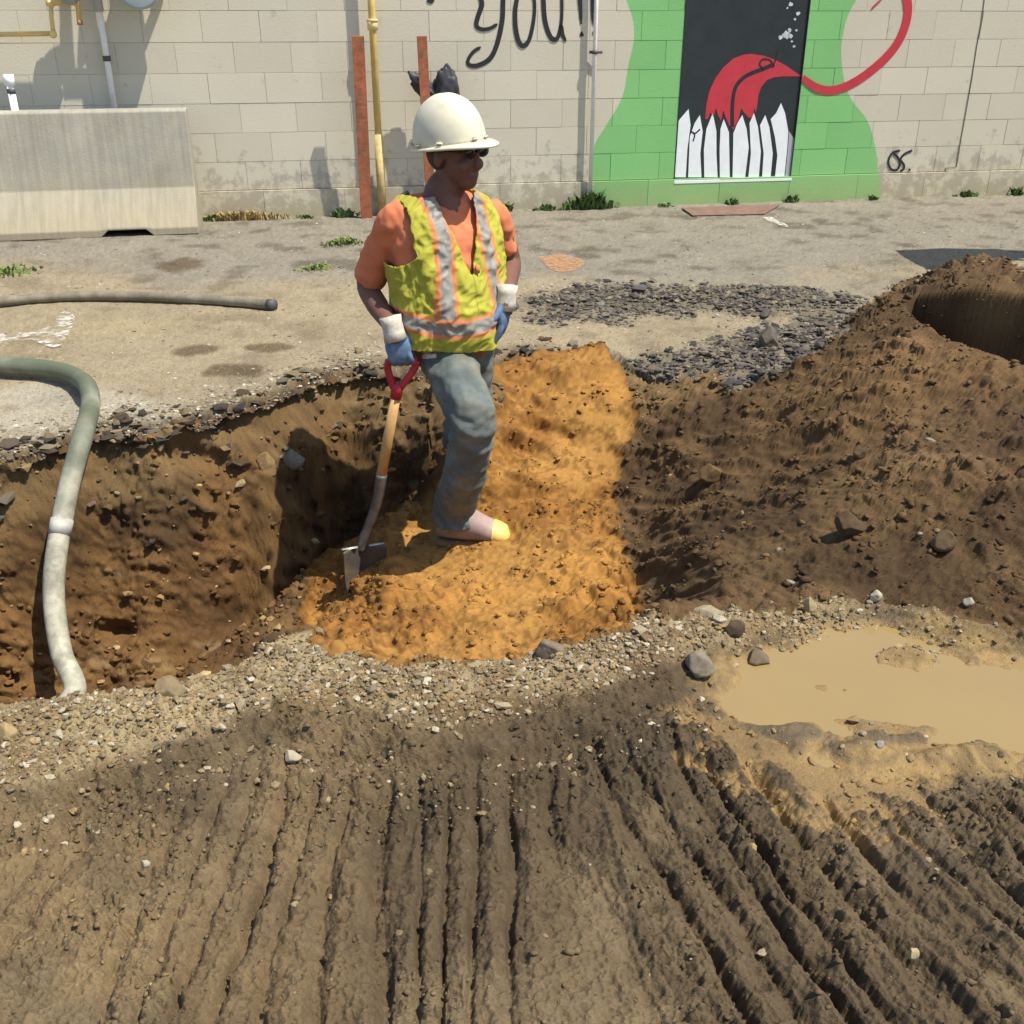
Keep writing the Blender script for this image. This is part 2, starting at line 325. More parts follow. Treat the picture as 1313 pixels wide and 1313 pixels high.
cm = mix(cm, A((150, 116, 72)), np.exp(-((x-1.45)/.45)**2-((y-3.5)/.5)**2)*.7)
cm = mix(cm, A((94, 70, 48)), sstep(1.15, 1.6, x)*sstep(3.3, 2.9, y)*.75)
cg = mix(A((196, 174, 130))+0*col, A((158, 132, 92)), sstep(-.2, .4, n6+nz2*.5))
cg = mix(cg, A((108, 84, 56)), sstep(.2, .6, nz1+.3*n6)*.8)
cu = mix(A((146, 126, 94))+0*col, A((116, 98, 72)), sstep(-.35, .35, nz1+.5*n6))
cu = mix(cu, A((100, 85, 62)), np.clip(clump*.45*sstep(-.9, -.45, gd)+.40*np.exp(-((gd+.50)/.14)**2), 0, 1))
cu = mix(cu, A((164, 138, 98)), sstep(.1, .5, fbm(x, y, 3, 3, 340)-.15*x)*sstep(0, -.6, x)*.7)
cu = mix(cu, A((70, 57, 40)), rutmask*sstep(.2, .02, fr)*.4)
ch = mix(A((196, 164, 108))+0*col, A((150, 130, 98)), sstep(-.2, .3, n6+.5*nz2))
ch = mix(ch, cu, sstep(.01, .09, pud+nz2*.05)*.8); cmud = mix(cu, cg, gravel); cmud = mix(cmud, ch, shore)
cmud = mix(cmud, A((112, 92, 62)), mud*np.exp(-((pud-.13)/.05)**2)*.5*(gd < -.1))
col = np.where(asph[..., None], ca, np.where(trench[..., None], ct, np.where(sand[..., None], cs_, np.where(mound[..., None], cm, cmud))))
col *= (1+.20*nz3+.10*nz2+.16*nz4)[..., None]
hz_ = P1[..., 2]+.026; wl_ = mud*(pud < .22)*np.exp(-(np.maximum(hz_, 0)/.0075)**2); col = mix(col, A((196, 160, 102))+0*col, wl_*.8*(hz_ > -.05)); wr = mud*(pud < .3)*np.exp(-((hz_-.016)/.006)**2); col *= (1-.28*wr)[..., None]
wet = np.clip(np.maximum(wl_, wr*.8), 0, 1)

# ------------------------------------------------------------------ materials
def nodes(m):
    m.use_nodes = True; t = m.node_tree; return t, t.nodes, t.links, t.nodes['Principled BSDF']
def N(t, kind, **kw):
    n = t.nodes.new(kind)
    for k, v in kw.items():
        if k.startswith('i_'):
            key = k[2:]; key = int(key) if key.isdigit() else key; n.inputs[key].default_value = v
        else: setattr(n, k, v)
    return n
def mat(name, c, rough=.8, metal=0, nscale=0, namt=.2, bscale=0, bamt=.2, c2=None, cscale=4, cthr=(.45, .65), bdist=.005, spec=.4, trans=0, coat=0):
    m = bpy.data.materials.new(name); t, ns, lk, b = nodes(m)
    b.inputs['Base Color'].default_value = (*c, 1); b.inputs['Roughness'].default_value = rough; b.inputs['Metallic'].default_value = metal
    b.inputs['Specular IOR Level'].default_value = spec
    if coat: b.inputs['Coat Weight'].default_value = coat
    tc = N(t, 'ShaderNodeTexCoord'); cur = None
    if c2 is not None:
        n = N(t, 'ShaderNodeTexNoise', i_Scale=cscale, i_Detail=6., i_Roughness=.6); lk.new(tc.outputs['Object'], n.inputs['Vector'])
        r = N(t, 'ShaderNodeMapRange'); r.inputs[1].default_value = cthr[0]; r.inputs[2].default_value = cthr[1]; lk.new(n.outputs[0], r.inputs[0])
        x_ = N(t, 'ShaderNodeMix', data_type='RGBA'); x_.inputs[6].default_value = (*c, 1); x_.inputs[7].default_value = (*c2, 1)
        lk.new(r.outputs[0], x_.inputs[0]); cur = x_.outputs[2]
    if nscale:
        n = N(t, 'ShaderNodeTexNoise', i_Scale=nscale, i_Detail=5., i_Roughness=.65); lk.new(tc.outputs['Object'], n.inputs['Vector'])
        r = N(t, 'ShaderNodeMapRange'); r.inputs[1].default_value = .3; r.inputs[2].default_value = .7; r.inputs[3].default_value = 1-namt; r.inputs[4].default_value = 1+namt
        lk.new(n.outputs[0], r.inputs[0])
        v = N(t, 'ShaderNodeVectorMath', operation='SCALE'); lk.new(r.outputs[0], v.inputs['Scale'])
        if cur is None: v.inputs[0].default_value = c
        else: lk.new(cur, v.inputs[0])
        cur = v.outputs[0]
    if cur is not None: lk.new(cur, b.inputs['Base Color'])
    if bscale:
        n = N(t, 'ShaderNodeTexNoise', i_Scale=bscale, i_Detail=5.); lk.new(tc.outputs['Object'], n.inputs['Vector'])
        bp = N(t, 'ShaderNodeBump', i_Strength=bamt, i_Distance=bdist); lk.new(n.outputs[0], bp.inputs['Height']); lk.new(bp.outputs[0], b.inputs['Normal'])
    return m
def terr_mat(name, grain, gamt, speck=0, speckc=(.4, .38, .33), rough=.92, bump=.8, bsc=240, dist=.005):
    m = bpy.data.materials.new(name); t, ns, lk, b = nodes(m); b.inputs['Specular IOR Level'].default_value = .25
    at = N(t, 'ShaderNodeAttribute', attribute_name='Col'); tc = N(t, 'ShaderNodeTexCoord')
    n = N(t, 'ShaderNodeTexNoise', i_Scale=grain, i_Detail=6., i_Roughness=.75); lk.new(tc.outputs['Object'], n.inputs['Vector'])
    r = N(t, 'ShaderNodeMapRange'); r.inputs[1].default_value = .3; r.inputs[2].default_value = .7; r.inputs[3].default_value = 1-gamt; r.inputs[4].default_value = 1+gamt
    lk.new(n.outputs[0], r.inputs[0]); v = N(t, 'ShaderNodeVectorMath', operation='SCALE'); lk.new(at.outputs['Color'], v.inputs[0]); lk.new(r.outputs[0], v.inputs['Scale']); cur = v.outputs[0]
    if speck:
        vo = N(t, 'ShaderNodeTexVoronoi', i_Scale=speck); lk.new(tc.outputs['Object'], vo.inputs['Vector'])
        sx = N(t, 'ShaderNodeSeparateColor'); lk.new(vo.outputs['Color'], sx.inputs[0])
        g1 = N(t, 'ShaderNodeMath', operation='GREATER_THAN', i_1=.82); lk.new(sx.outputs[0], g1.inputs[0])
        g2 = N(t, 'ShaderNodeMath', operation='LESS_THAN', i_1=.30/1); lk.new(vo.outputs['Distance'], g2.inputs[0])
        mm = N(t, 'ShaderNodeMath', operation='MULTIPLY'); lk.new(g1.outputs[0], mm.inputs[0]); lk.new(g2.outputs[0], mm.inputs[1])
        x_ = N(t, 'ShaderNodeMix', data_type='RGBA'); lk.new(mm.outputs[0], x_.inputs[0]); lk.new(cur, x_.inputs[6]); x_.inputs[7].default_value = (*speckc, 1); cur = x_.outputs[2]
        g3 = N(t, 'ShaderNodeMath', operation='LESS_THAN', i_1=.16); lk.new(sx.outputs[1], g3.inputs[0])
        mm2 = N(t, 'ShaderNodeMath', operation='MULTIPLY'); lk.new(g3.outputs[0], mm2.inputs[0]); lk.new(g2.outputs[0], mm2.inputs[1])
        x2 = N(t, 'ShaderNodeMix', data_type='RGBA'); lk.new(mm2.outputs[0], x2.inputs[0]); lk.new(cur, x2.inputs[6]); x2.inputs[7].default_value = (.05, .045, .04, 1); cur = x2.outputs[2]
    lk.new(cur, b.inputs['Base Color'])
    b.inputs['Roughness'].default_value = rough
    wa = N(t, 'ShaderNodeAttribute', attribute_name='wet'); rr = N(t, 'ShaderNodeMapRange'); rr.inputs[3].default_value = rough; rr.inputs[4].default_value = .28
    lk.new(wa.outputs['Fac'], rr.inputs[0]); lk.new(rr.outputs[0], b.inputs['Roughness'])
    n2 = N(t, 'ShaderNodeTexNoise', i_Scale=bsc, i_Detail=4., i_Roughness=.6); lk.new(tc.outputs['Object'], n2.inputs['Vector'])
    bp = N(t, 'ShaderNodeBump', i_Strength=bump, i_Distance=dist); lk.new(n2.outputs[0], bp.inputs['Height']); lk.new(bp.outputs[0], b.inputs['Normal'])
    return m
TM = dict(asphalt_pavement=terr_mat('worn_asphalt', 90, .28, 110, tuple(alb(205, 196, 178))), trench=terr_mat('cut_soil', 120, .25, 0),
          sand_bank=terr_mat('orange_sand', 160, .14, 0, bump=.35), soil_mound=terr_mat('dug_soil', 130, .28, 0), muddy_ground=terr_mat('mud', 120, .2, 0))
zone = np.where(asph, 0, np.where(trench, 1, np.where(sand, 2, np.where(mound, 3, 4))))
znames = ['asphalt_pavement', 'trench', 'sand_bank', 'soil_mound', 'muddy_ground']
zlab = ['worn grey asphalt dusted with tan sand between the block wall and the dug trench', 'open trench with cut brown soil sides left of the worker',
        'bright orange sand filling the trench around the worker', 'large mound of dark brown dug soil at the right', 'rutted grey brown mud with gravel verge in the foreground']
idx = np.arange(NR*NC).reshape(NR, NC)
quads = np.stack([idx[:-1, :-1], idx[:-1, 1:], idx[1:, 1:], idx[1:, :-1]], -1).reshape(-1, 4)
fz = zone[:-1, :-1].ravel(); Pf = P1.reshape(-1, 3).astype(np.float32); Nf = N1.reshape(-1, 3); Cf = np.clip(col, .005, 1).reshape(-1, 3); Wf = wet.ravel()
def big_mesh(name, V, Q, cols=None, normals=None, wets=None):
    me = bpy.data.meshes.new(name); k = Q.shape[1]
    me.vertices.add(len(V)); me.vertices.foreach_set('co', V.astype(np.float32).ravel())
    me.loops.add(Q.size); me.loops.foreach_set('vertex_index', Q.astype(np.int32).ravel())
    me.polygons.add(len(Q)); me.polygons.foreach_set('loop_start', np.arange(0, Q.size, k, dtype=np.int32))
    me.update(calc_edges=True); me.polygons.foreach_set('use_smooth', np.ones(len(Q), bool))
    if cols is not None:
        at = me.color_attributes.new('Col', 'FLOAT_COLOR', 'POINT'); at.data.foreach_set('color', np.concatenate([cols, np.ones((len(V), 1))], 1).astype(np.float32).ravel())
    if wets is not None:
        at = me.attributes.new('wet', 'FLOAT', 'POINT'); at.data.foreach_set('value', wets.astype(np.float32))
    if normals is not None: me.normals_split_custom_set_from_vertices(normals.astype(np.float32))
    return me
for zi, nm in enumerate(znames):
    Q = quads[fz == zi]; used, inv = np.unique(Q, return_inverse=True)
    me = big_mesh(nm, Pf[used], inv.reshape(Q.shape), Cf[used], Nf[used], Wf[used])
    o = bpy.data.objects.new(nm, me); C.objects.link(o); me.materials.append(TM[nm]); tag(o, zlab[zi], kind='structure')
gm = mat('plain_dirt', alb(140, 122, 92), .95, nscale=3, namt=.2)
gb = MB(); gb.add(([(-40, -40, -.03), (40, -40, -.03), (40, .47, -.03), (-40, .47, -.03)], [(0, 1, 2, 3)])).add(([(-40, .47, -.03), (-3.2, .47, -.03), (-40, 12, -.03)], [(0, 1, 2)])).add(([(3.2, .47, -.03), (40, .47, -.03), (40, 12, -.03)], [(0, 1, 2)]))
gb.add(([(-90, 10.35, -.03), (90, 10.35, -.03), (90, 160, -.03), (-90, 160, -.03)], [(0, 1, 2, 3)]))
tag(gb.build('ground', gm, smooth=False), 'bare dirt yard running on beyond the dig', kind='structure')
def sample(X_, Y_):
    """nearest real surface point of the terrain for scattered things"""
    t = X_/Y_; c = np.clip(np.searchsorted(TT, t), 1, NC-1); c = np.where(abs(TT[c]-t) < abs(TT[c-1]-t), c, c-1)
    r = np.zeros(len(c), int)
    for i, cc in enumerate(c): r[i] = min(NR-1, np.searchsorted(YG[:, cc], Y_[i]))
    return r, c
# puddle
pm = bpy.data.materials.new('muddy_water'); t, ns, lk, b = nodes(pm); b.inputs['Roughness'].default_value = .07; b.inputs['Specular IOR Level'].default_value = .5
tc = N(t, 'ShaderNodeTexCoord'); n = N(t, 'ShaderNodeTexNoise', i_Scale=2.2, i_Detail=5., i_Roughness=.6); lk.new(tc.outputs['Object'], n.inputs['Vector'])
mx = N(t, 'ShaderNodeMix', data_type='RGBA'); mx.inputs[6].default_value = (*alb(204, 174, 112), 1); mx.inputs[7].default_value = (*alb(186, 158, 104), 1); lk.new(n.outputs[0], mx.inputs[0]); lk.new(mx.outputs[2], b.inputs['Base Color'])
n2 = N(t, 'ShaderNodeTexNoise', i_Scale=9., i_Detail=2.); lk.new(tc.outputs['Object'], n2.inputs['Vector']); bp = N(t, 'ShaderNodeBump', i_Strength=.03, i_Distance=.01); lk.new(n2.outputs[0], bp.inputs['Height']); lk.new(bp.outputs[0], b.inputs['Normal'])
pp = np.array(PUDW); pc = pp.mean(0); pp = pc+(pp-pc)*(1+.065/np.linalg.norm(pp-pc, axis=1))[:, None]; WZ = -.026
tag(link('puddle', mesh('puddle', [(a_, b_, WZ) for a_, b_ in pp], [tuple(range(len(pp)))]), pm, smooth=False), 'still tan muddy puddle in the shallow hollow at the right', kind='structure')
#@@TERRAIN_END
# ------------------------------------------------------------------ scattered stones and clods (joined, far too many to count)
ico = bmesh.new(); bmesh.ops.create_icosphere(ico, subdivisions=1, radius=1); IV = np.array([v.co[:] for v in ico.verts]); IF = np.array([[v.index for v in f.verts] for f in ico.faces]); ico.free()
ico = bmesh.new(); bmesh.ops.create_icosphere(ico, subdivisions=2, radius=1); IV2 = np.array([v.co[:] for v in ico.verts]); IF2 = np.array([[v.index for v in f.verts] for f in ico.faces]); ico.free()
rng = np.random.default_rng(5)
def scatter(name, label, X_, Y_, size, cols, sink=.35, ang=.35, flat=.7, m=None, smooth=False):
    n = len(X_); r, c = sample(X_, Y_); P = P1[r, c]; Nn = N1[r, c]
    th = rng.random(n)*6.283; sc = size[:, None]*np.stack([1+.5*rng.random(n), .7+.4*rng.random(n), flat*(.7+.5*rng.random(n))], 1)
    base = IV[None]*(1+ang*(rng.random((n, len(IV), 1))*2-1)); V = base*sc[:, None, :]
    tl = (rng.random(n)-.5)*.9; ct_, st_ = np.cos(tl)[:, None], np.sin(tl)[:, None]
    V = np.stack([V[..., 0], V[..., 1]*ct_-V[..., 2]*st_, V[..., 1]*st_+V[..., 2]*ct_], -1)
    ct_, st_ = np.cos(th)[:, None], np.sin(th)[:, None]
    V = np.stack([V[..., 0]*ct_-V[..., 1]*st_, V[..., 0]*st_+V[..., 1]*ct_, V[..., 2]], -1)
    V += (P+Nn*(size*(flat-sink))[:, None])[:, None, :]
    Q = (IF[None]+(np.arange(n)*len(IV))[:, None, None]).reshape(-1, 3)
    me = big_mesh(name, V.reshape(-1, 3), Q, np.repeat(cols, len(IV), 0)*(1+.12*(rng.random((n*len(IV), 1))*2-1)))
    me.polygons.foreach_set('use_smooth', np.full(len(Q), smooth))
    o = bpy.data.objects.new(name, me); C.objects.link(o); me.materials.append(m); tag(o, label, kind='stuff'); return o
def colr(n, base, var, pick=None):
    base = np.array([alb(*b_) for b_ in base]); k = rng.integers(0, len(base), n) if pick is None else pick
    return np.clip(base[k]*(1+var*(rng.random((n, 1))*2-1)), .01, .9)
stone_m = terr_mat('stone_grain', 180, .2, bump=.3); 
clod_m = terr_mat('clod_grain', 160, .25, bump=.4)
# gather candidates from the grid so that density follows the masks
def pick(maskw, n):
    area = np.abs(np.gradient(YG, axis=0))*np.gradient(XG, axis=1); vis = (np.abs(XG/YG) < .95) & (YG > .9) & (YG < 8.2)
    wgt_ = np.maximum(maskw*area*vis, 0).ravel(); wgt_ = wgt_/wgt_.sum(); k = rng.choice(len(wgt_), n, p=wgt_)
    return XG.ravel()[k]+(rng.random(n)-.5)*.01, YG.ravel()[k]+(rng.random(n)-.5)*.01, k
gr_w = gravel*(1.2+nz1*1.5).clip(.15, 3)+mudm*.0045+shore*.05*(gd > -.9)+berm*.12
X_, Y_, k = pick(gr_w, 12500)
sz = .0018+.0068*rng.random(len(X_))**4.0+.007*(rng.random(len(X_)) < .012)
scatter('gravel_verge', 'loose pale gravel along the near edge of the trench', X_, Y_, sz, colr(len(X_), [(196, 176, 138), (178, 156, 116), (222, 208, 178), (160, 138, 104), (164, 148, 122), (190, 160, 112), (150, 126, 92), (184,164,126)], .15), m=stone_m)
wh = asph*(np.exp(-((YG-yf-.12)/.22)**2)*(XG < -.6)*2.2+rub1*2.0+rub2*2.2+.05+rim*.45)
X_, Y_, k = pick(wh, 13000); rr_ = (rub1+rub2).ravel()[k] > .3
X_ = X_+.0; cc = colr(len(X_), [(206, 192, 164), (190, 176, 146), (170, 156, 128), (232, 226, 208), (150, 138, 118)], .15); cd_ = colr(len(X_), [(104, 102, 98), (84, 82, 78), (150, 138, 118), (170, 156, 132), (122, 116, 106), (134, 120, 98)], .25); cc = np.where(rr_[:, None], cd_, cc)
sz = .0045+.010*rng.random(len(X_))**2.6; sz = np.where(rr_, sz*1.25, sz*.7)
scatter('asphalt_crumbs', 'loose crumbs of grey asphalt and white gravel beyond the trench', X_, Y_, sz, cc, flat=.5, m=stone_m)
X_, Y_, k = pick(trench*(.6+.6*(nz1 > 0))*1.0, 2300)
kk = rng.random(len(X_)) < .20
sz = np.where(kk, .004+.017*rng.random(len(X_))**2.5, .004+.014*rng.random(len(X_))**2)
cc = Cf[k]*(.8+.4*rng.random((len(X_), 1))); cc = np.where(kk[:, None], colr(len(X_), [(200, 168, 112), (176, 146, 100), (214, 190, 140)], .15), cc)
scatter('trench_stones', 'small stones and soil lumps stuck in the trench side', X_, Y_, sz, cc, m=clod_m)
rw = (asph*(XG < .3)*sstep(.30, .04, YG-yf)*(.25+(nz1 > .0))+trench*(XG < -.1)*sstep(.16, .02, yf-YG)*.3)
X_, Y_, k = pick(rw, 1100); sz = .007+.026*rng.random(len(X_))**3.2
scatter('rim_rubble', 'broken asphalt and dirt lumps along the far rim of the trench', X_, Y_, sz, colr(len(X_), [(122, 110, 92), (98, 84, 64), (146, 128, 98), (84, 76, 66), (120, 94, 60), (166, 150, 122)], .2), flat=.45, ang=.5, sink=.15, m=stone_m)
X_, Y_, k = pick(rub1*.5+rub2, 420); sz = .010+.022*rng.random(len(X_))**2.5
scatter('asphalt_lumps', 'larger chunks of broken dark asphalt behind the sand bank', X_, Y_, sz, colr(len(X_), [(104, 98, 90), (84, 80, 76), (132, 122, 106), (150, 138, 118)], .2), flat=.4, ang=.5, sink=.1, m=stone_m)
X_, Y_, k = pick(mound*(.15+(nz2>0)*1.0), 9000)
sz = .0022+.0115*rng.random(len(X_))**5; kk = rng.random(len(X_)) < .035
cc = Cf[k]*(.75+.5*rng.random((len(X_), 1))); cc = np.where(kk[:, None], colr(len(X_), [(176, 146, 104), (150, 126, 92), (190, 176, 150)], .15), cc)
scatter('soil_clods', 'crumbly clods covering the dark soil mound', X_, Y_, sz, cc, ang=.45, m=clod_m, smooth=True, sink=.45)
X_, Y_, k = pick(sand*(.06+(nz2 > .12)), 2200)
sz = .002+.010*rng.random(len(X_))**3.5; cc = Cf[k]*(.7+.45*rng.random((len(X_), 1)))
scatter('sand_clods', 'small lumps of damp orange sand', X_, Y_, sz, cc, ang=.4, m=clod_m, smooth=True, sink=.45)
X_, Y_, k = pick(mudm*(.25+clump*1.2+berm), 7000)
sz = .0012+.0062*rng.random(len(X_))**4; cc = Cf[k]*(.85+.35*rng.random((len(X_), 1)))
scatter('mud_crumbs', 'crumbs of grey brown mud between the ruts', X_, Y_, sz, cc, ang=.45, m=clod_m, smooth=True, sink=.4)

# named rocks
def rock(px, py, wpx, hpx, c, label, seed, ang=.25, sink=.35, flat=.75, cat='rock', cuts=5, group=None):
    r_ = random.Random(seed); h_ = hit(px, py); Dp = h_.y*math.cos(PITCH)+(CAMH-h_.z)*math.sin(PITCH); a = wpx/F*Dp/2; b_ = a*.85; c_ = a*flat if hpx is None else hpx/F*Dp/2*1.05
    bm = bmesh.new(); bmesh.ops.create_icosphere(bm, subdivisions=4, radius=1)
    pl = [(Vector((r_.uniform(-1, 1), r_.uniform(-1, 1), r_.uniform(-.3, 1))).normalized(), r_.uniform(.5, .82)) for _ in range(cuts+4)]
    off = [r_.uniform(0, 9) for _ in range(3)]
    from mathutils import noise
    for v in bm.verts:
        for n_, d_ in pl:
            q_ = v.co.dot(n_)
            if q_ > d_: v.co -= n_*(q_-d_)
        v.co *= 1+ang*.35*noise.noise(v.co*1.6+Vector(off))+.05*noise.noise(v.co*6+Vector(off))
        v.co = Vector((v.co.x*a, v.co.y*b_, v.co.z*c_))
    me = from_bm('rock', bm); m = mat('rock_'+str(seed), alb(*c), .9, nscale=14, namt=.3, bscale=60, bamt=.5, c2=alb(*[q*.78 for q in c]), cscale=18)
    o = link('rock', me, m); rr, cc_ = sample(np.array([h_.x]), np.array([h_.y])); zz = P1[rr[0], cc_[0], 2]
    o.location = (h_.x, h_.y, max(zz, h_.z)+c_*(.9-sink)); o.rotation_euler = (0, 0, r_.uniform(-.5, .5)); tag(o, label, cat, group); return o
rock(893, 862, 52, 40, (176, 162, 136), 'grey angular rock at the left tip of the puddle', 1, cuts=7)
rock(710, 846, 46, 36, (168, 150, 122), 'rounded grey brown rock on the gravel edge below the orange sand', 2, cuts=2)
rock(972, 853, 34, 26, (150, 130, 102), 'small round brown rock standing in the puddle margin', 3, cuts=2)
rock(1036, 786, 20, 24, (222, 200, 150), 'cream pebble at the top left of the puddle', 4, cuts=3, cat='pebble')
rock(1089, 680, 42, 30, (112, 86, 56), 'brown angular stone half buried low on the soil mound', 5, cuts=6)
rock(1208, 700, 36, 32, (140, 114, 78), 'tan brown stone low on the mound to the right of the dark one', 6, cuts=6)
rock(983, 448, 34, 34, (140, 130, 112), 'tilted slab of broken asphalt in the dark rubble', 7, cuts=6, sink=.2, cat='asphalt slab')
rock(1100, 585, 22, 18, (120, 94, 62), 'small brown stone halfway up the soil mound', 8, cuts=5)
rock(912, 615, 34, 28, (140, 108, 64), 'yellowish lump high on the left face of the mound', 9, cuts=4)
rock(222, 888, 46, 24, (176, 154, 112), 'broad flat tan stone on the trench lip near the hose end', 10, cuts=3)
rock(905, 790, 44, 12, (206, 190, 150), 'long pale flat stone at the foot of the mound', 11, cuts=4, flat=.4)
rock(940, 812, 30, 30, (112, 92, 66), 'dark brown lump between the long pale stone and the puddle', 12, cuts=5)
rock(820, 816, 22, 12, (214, 196, 156), 'small flat cream stone below the sand corner', 13, cuts=3)
rock(376, 602, 34, 30, (168, 156, 134), 'pale grey stone stuck in the trench side beside the shadow', 14, cuts=5, sink=.6)
rock(345, 612, 30, 34, (190, 156, 104), 'tan wedge of stone in the trench side left of the pale grey one', 15, cuts=6, sink=.6)
rock(1122, 770, 18, 14, (226, 216, 190), 'white stone on the gravel rim above the puddle', 16, cuts=3, cat='pebble')
rock(1241, 777, 16, 14, (216, 206, 182), 'white stone by the right end of the puddle rim', 17, cuts=3, cat='pebble')
rock(1163, 1257, 16, 18, (222, 200, 150), 'cream pebble lying in the muddy ruts at lower right', 18, cuts=2, cat='pebble')
rock(187, 1112, 14, 12, (226, 214, 186), 'small white pebble on the flat mud at left', 19, cuts=2, cat='pebble')
rock(1125, 968, 12, 14, (216, 206, 186), 'white pebble at the lower shore of the puddle', 20, cuts=3, cat='pebble')
rock(820, 376, 22, 10, (120, 118, 110), 'flat chip of asphalt on top of the dark crumbs', 21, cuts=5, sink=.1, cat='asphalt chip')
rock(12, 948, 26, 30, (214, 184, 128), 'yellow tan cobble at the left border of the gravel verge', 22, cuts=4, cat='cobble')
rock(375, 972, 26, 16, (222, 206, 170), 'chalky white stone at the bottom of the gravel verge', 23, cuts=5)

# ------------------------------------------------------------------ block wall
WA = np.array((-1.87, 8.10)); WD = np.array((1, .182)); WD /= np.linalg.norm(WD); WANG = math.atan2(WD[1], WD[0])
wall = empty('block_wall', (WA[0], WA[1], 0), WANG); tag(wall, 'beige painted concrete block wall with a green mural and black door', 'wall')
def wp(px, py, off=0.):
    """photo point -> (along, up) on the wall"""
    d = ray(px, py); nrm = np.array((WD[1], -WD[0])); o_ = WA+nrm*off; k = (o_ @ nrm)/(d[:2] @ nrm); p = d*k; return ((p[:2]-o_) @ WD, CAMH+p[2])
def wpw(px, py, off=0.):
    a_, z_ = wp(px, py, off); nrm = np.array((WD[1], -WD[0])); p = WA+nrm*off+WD*a_; return Vector((p[0], p[1], z_))
# green field borders (along as a function of height)
LB = [wp(a_, b_) for a_, b_ in [(757, 262), (760, 240), (762, 187), (777, 161), (797, 126), (805, 87), (813, 39), (803, 0), (790, -30)]]
RB = [wp(a_, b_) for a_, b_ in [(1128, 253), (1126, 222), (1122, 187), (1111, 153), (1091, 126), (1080, 87), (1082, 39), (1098, 0), (1125, -30)]]
def wall_paint(name, lite=0):
    m = bpy.data.materials.new(name); t, ns, lk, b = nodes(m); b.inputs['Roughness'].default_value = .75; b.inputs['Specular IOR Level'].default_value = .3
    tc = N(t, 'ShaderNodeTexCoord'); tc.object = wall; sp = N(t, 'ShaderNodeSeparateXYZ'); lk.new(tc.outputs['Object'], sp.inputs[0])
    zn = N(t, 'ShaderNodeMapRange'); zn.inputs[1].default_value = 0; zn.inputs[2].default_value = 2.0; lk.new(sp.outputs[2], zn.inputs[0])
    nn = N(t, 'ShaderNodeTexNoise', i_Scale=6., i_Detail=3.); lk.new(tc.outputs['Object'], nn.inputs['Vector'])
    res = []
    for B in (LB, RB):
        fc = N(t, 'ShaderNodeFloatCurve'); cv = fc.mapping.curves[0]; lo, hi = 3.0-5, 3.0+5
        for q_, (a_, z_) in enumerate(sorted(B, key=lambda p: p[1])):
            X0, Y0 = z_/2.0, (a_-lo)/(hi-lo)
            if q_ == 0: cv.points[0].location = (0, Y0)
            else: cv.points.new(X0, Y0)
        cv.points[len(cv.points)-1].location = (1.0, Y0)
        last = sorted(B, key=lambda p: p[1])[-1]
        # make sure the end point carries the last border value
        for p_ in cv.points:
            if p_.location[0] > .99: p_.location = (1.0, (last[0]-lo)/(hi-lo))
        fc.mapping.update(); lk.new(zn.outputs[0], fc.inputs['Value'])
        sc = N(t, 'ShaderNodeMath', operation='MULTIPLY_ADD', i_1=(hi-lo), i_2=lo); lk.new(fc.outputs[0], sc.inputs[0]); res.append(sc.outputs[0])
    ga = N(t, 'ShaderNodeMath', operation='GREATER_THAN'); lk.new(sp.outputs[0], ga.inputs[0]); lk.new(res[0], ga.inputs[1])
    gb_ = N(t, 'ShaderNodeMath', operation='LESS_THAN'); lk.new(sp.outputs[0], gb_.inputs[0]); lk.new(res[1], gb_.inputs[1])
    g = N(t, 'ShaderNodeMath', operation='MULTIPLY'); lk.new(ga.outputs[0], g.inputs[0]); lk.new(gb_.outputs[0], g.inputs[1])
    # beige with blotches, low grime and patches of bare grey
    n1 = N(t, 'ShaderNodeTexNoise', i_Scale=1.7, i_Detail=6., i_Roughness=.6); lk.new(tc.outputs['Object'], n1.inputs['Vector'])
    mb = N(t, 'ShaderNodeMix', data_type='RGBA'); mb.inputs[6].default_value = (.52, .475, .36, 1); mb.inputs[7].default_value = (.61, .56, .435, 1); lk.new(n1.outputs[0], mb.inputs[0])
    oi = N(t, 'ShaderNodeObjectInfo'); rr = N(t, 'ShaderNodeMapRange'); rr.inputs[3].default_value = .94; rr.inputs[4].default_value = 1.04; lk.new(oi.outputs['Random'], rr.inputs[0])
    n2 = N(t, 'ShaderNodeTexNoise', i_Scale=9., i_Detail=7., i_Roughness=.7); lk.new(tc.outputs['Object'], n2.inputs['Vector'])
    hz = N(t, 'ShaderNodeMapRange'); hz.inputs[1].default_value = .62; hz.inputs[2].default_value = .1; lk.new(sp.outputs[2], hz.inputs[0])
    ad = N(t, 'ShaderNodeMath', operation='MULTIPLY_ADD', i_1=.22); lk.new(hz.outputs[0], ad.inputs[0]); lk.new(n2.outputs[0], ad.inputs[2])
    th = N(t, 'ShaderNodeMapRange'); th.inputs[1].default_value = .62; th.inputs[2].default_value = .72; lk.new(ad.outputs[0], th.inputs[0])
    x_ = N(t, 'ShaderNodeMix', data_type='RGBA'); lk.new(th.outputs[0], x_.inputs[0]); lk.new(mb.outputs[2], x_.inputs[6]); x_.inputs[7].default_value = (.40, .36, .29, 1)
    mg = N(t, 'ShaderNodeMix', data_type='RGBA'); mg.inputs[6].default_value = (.18, .43, .145, 1); mg.inputs[7].default_value = (.245, .53, .20, 1); lk.new(n1.outputs[0], mg.inputs[0])
    fg = N(t, 'ShaderNodeMix', data_type='RGBA'); lk.new(g.outputs[0], fg.inputs[0]); lk.new(x_.outputs[2], fg.inputs[6]); lk.new(mg.outputs[2], fg.inputs[7])
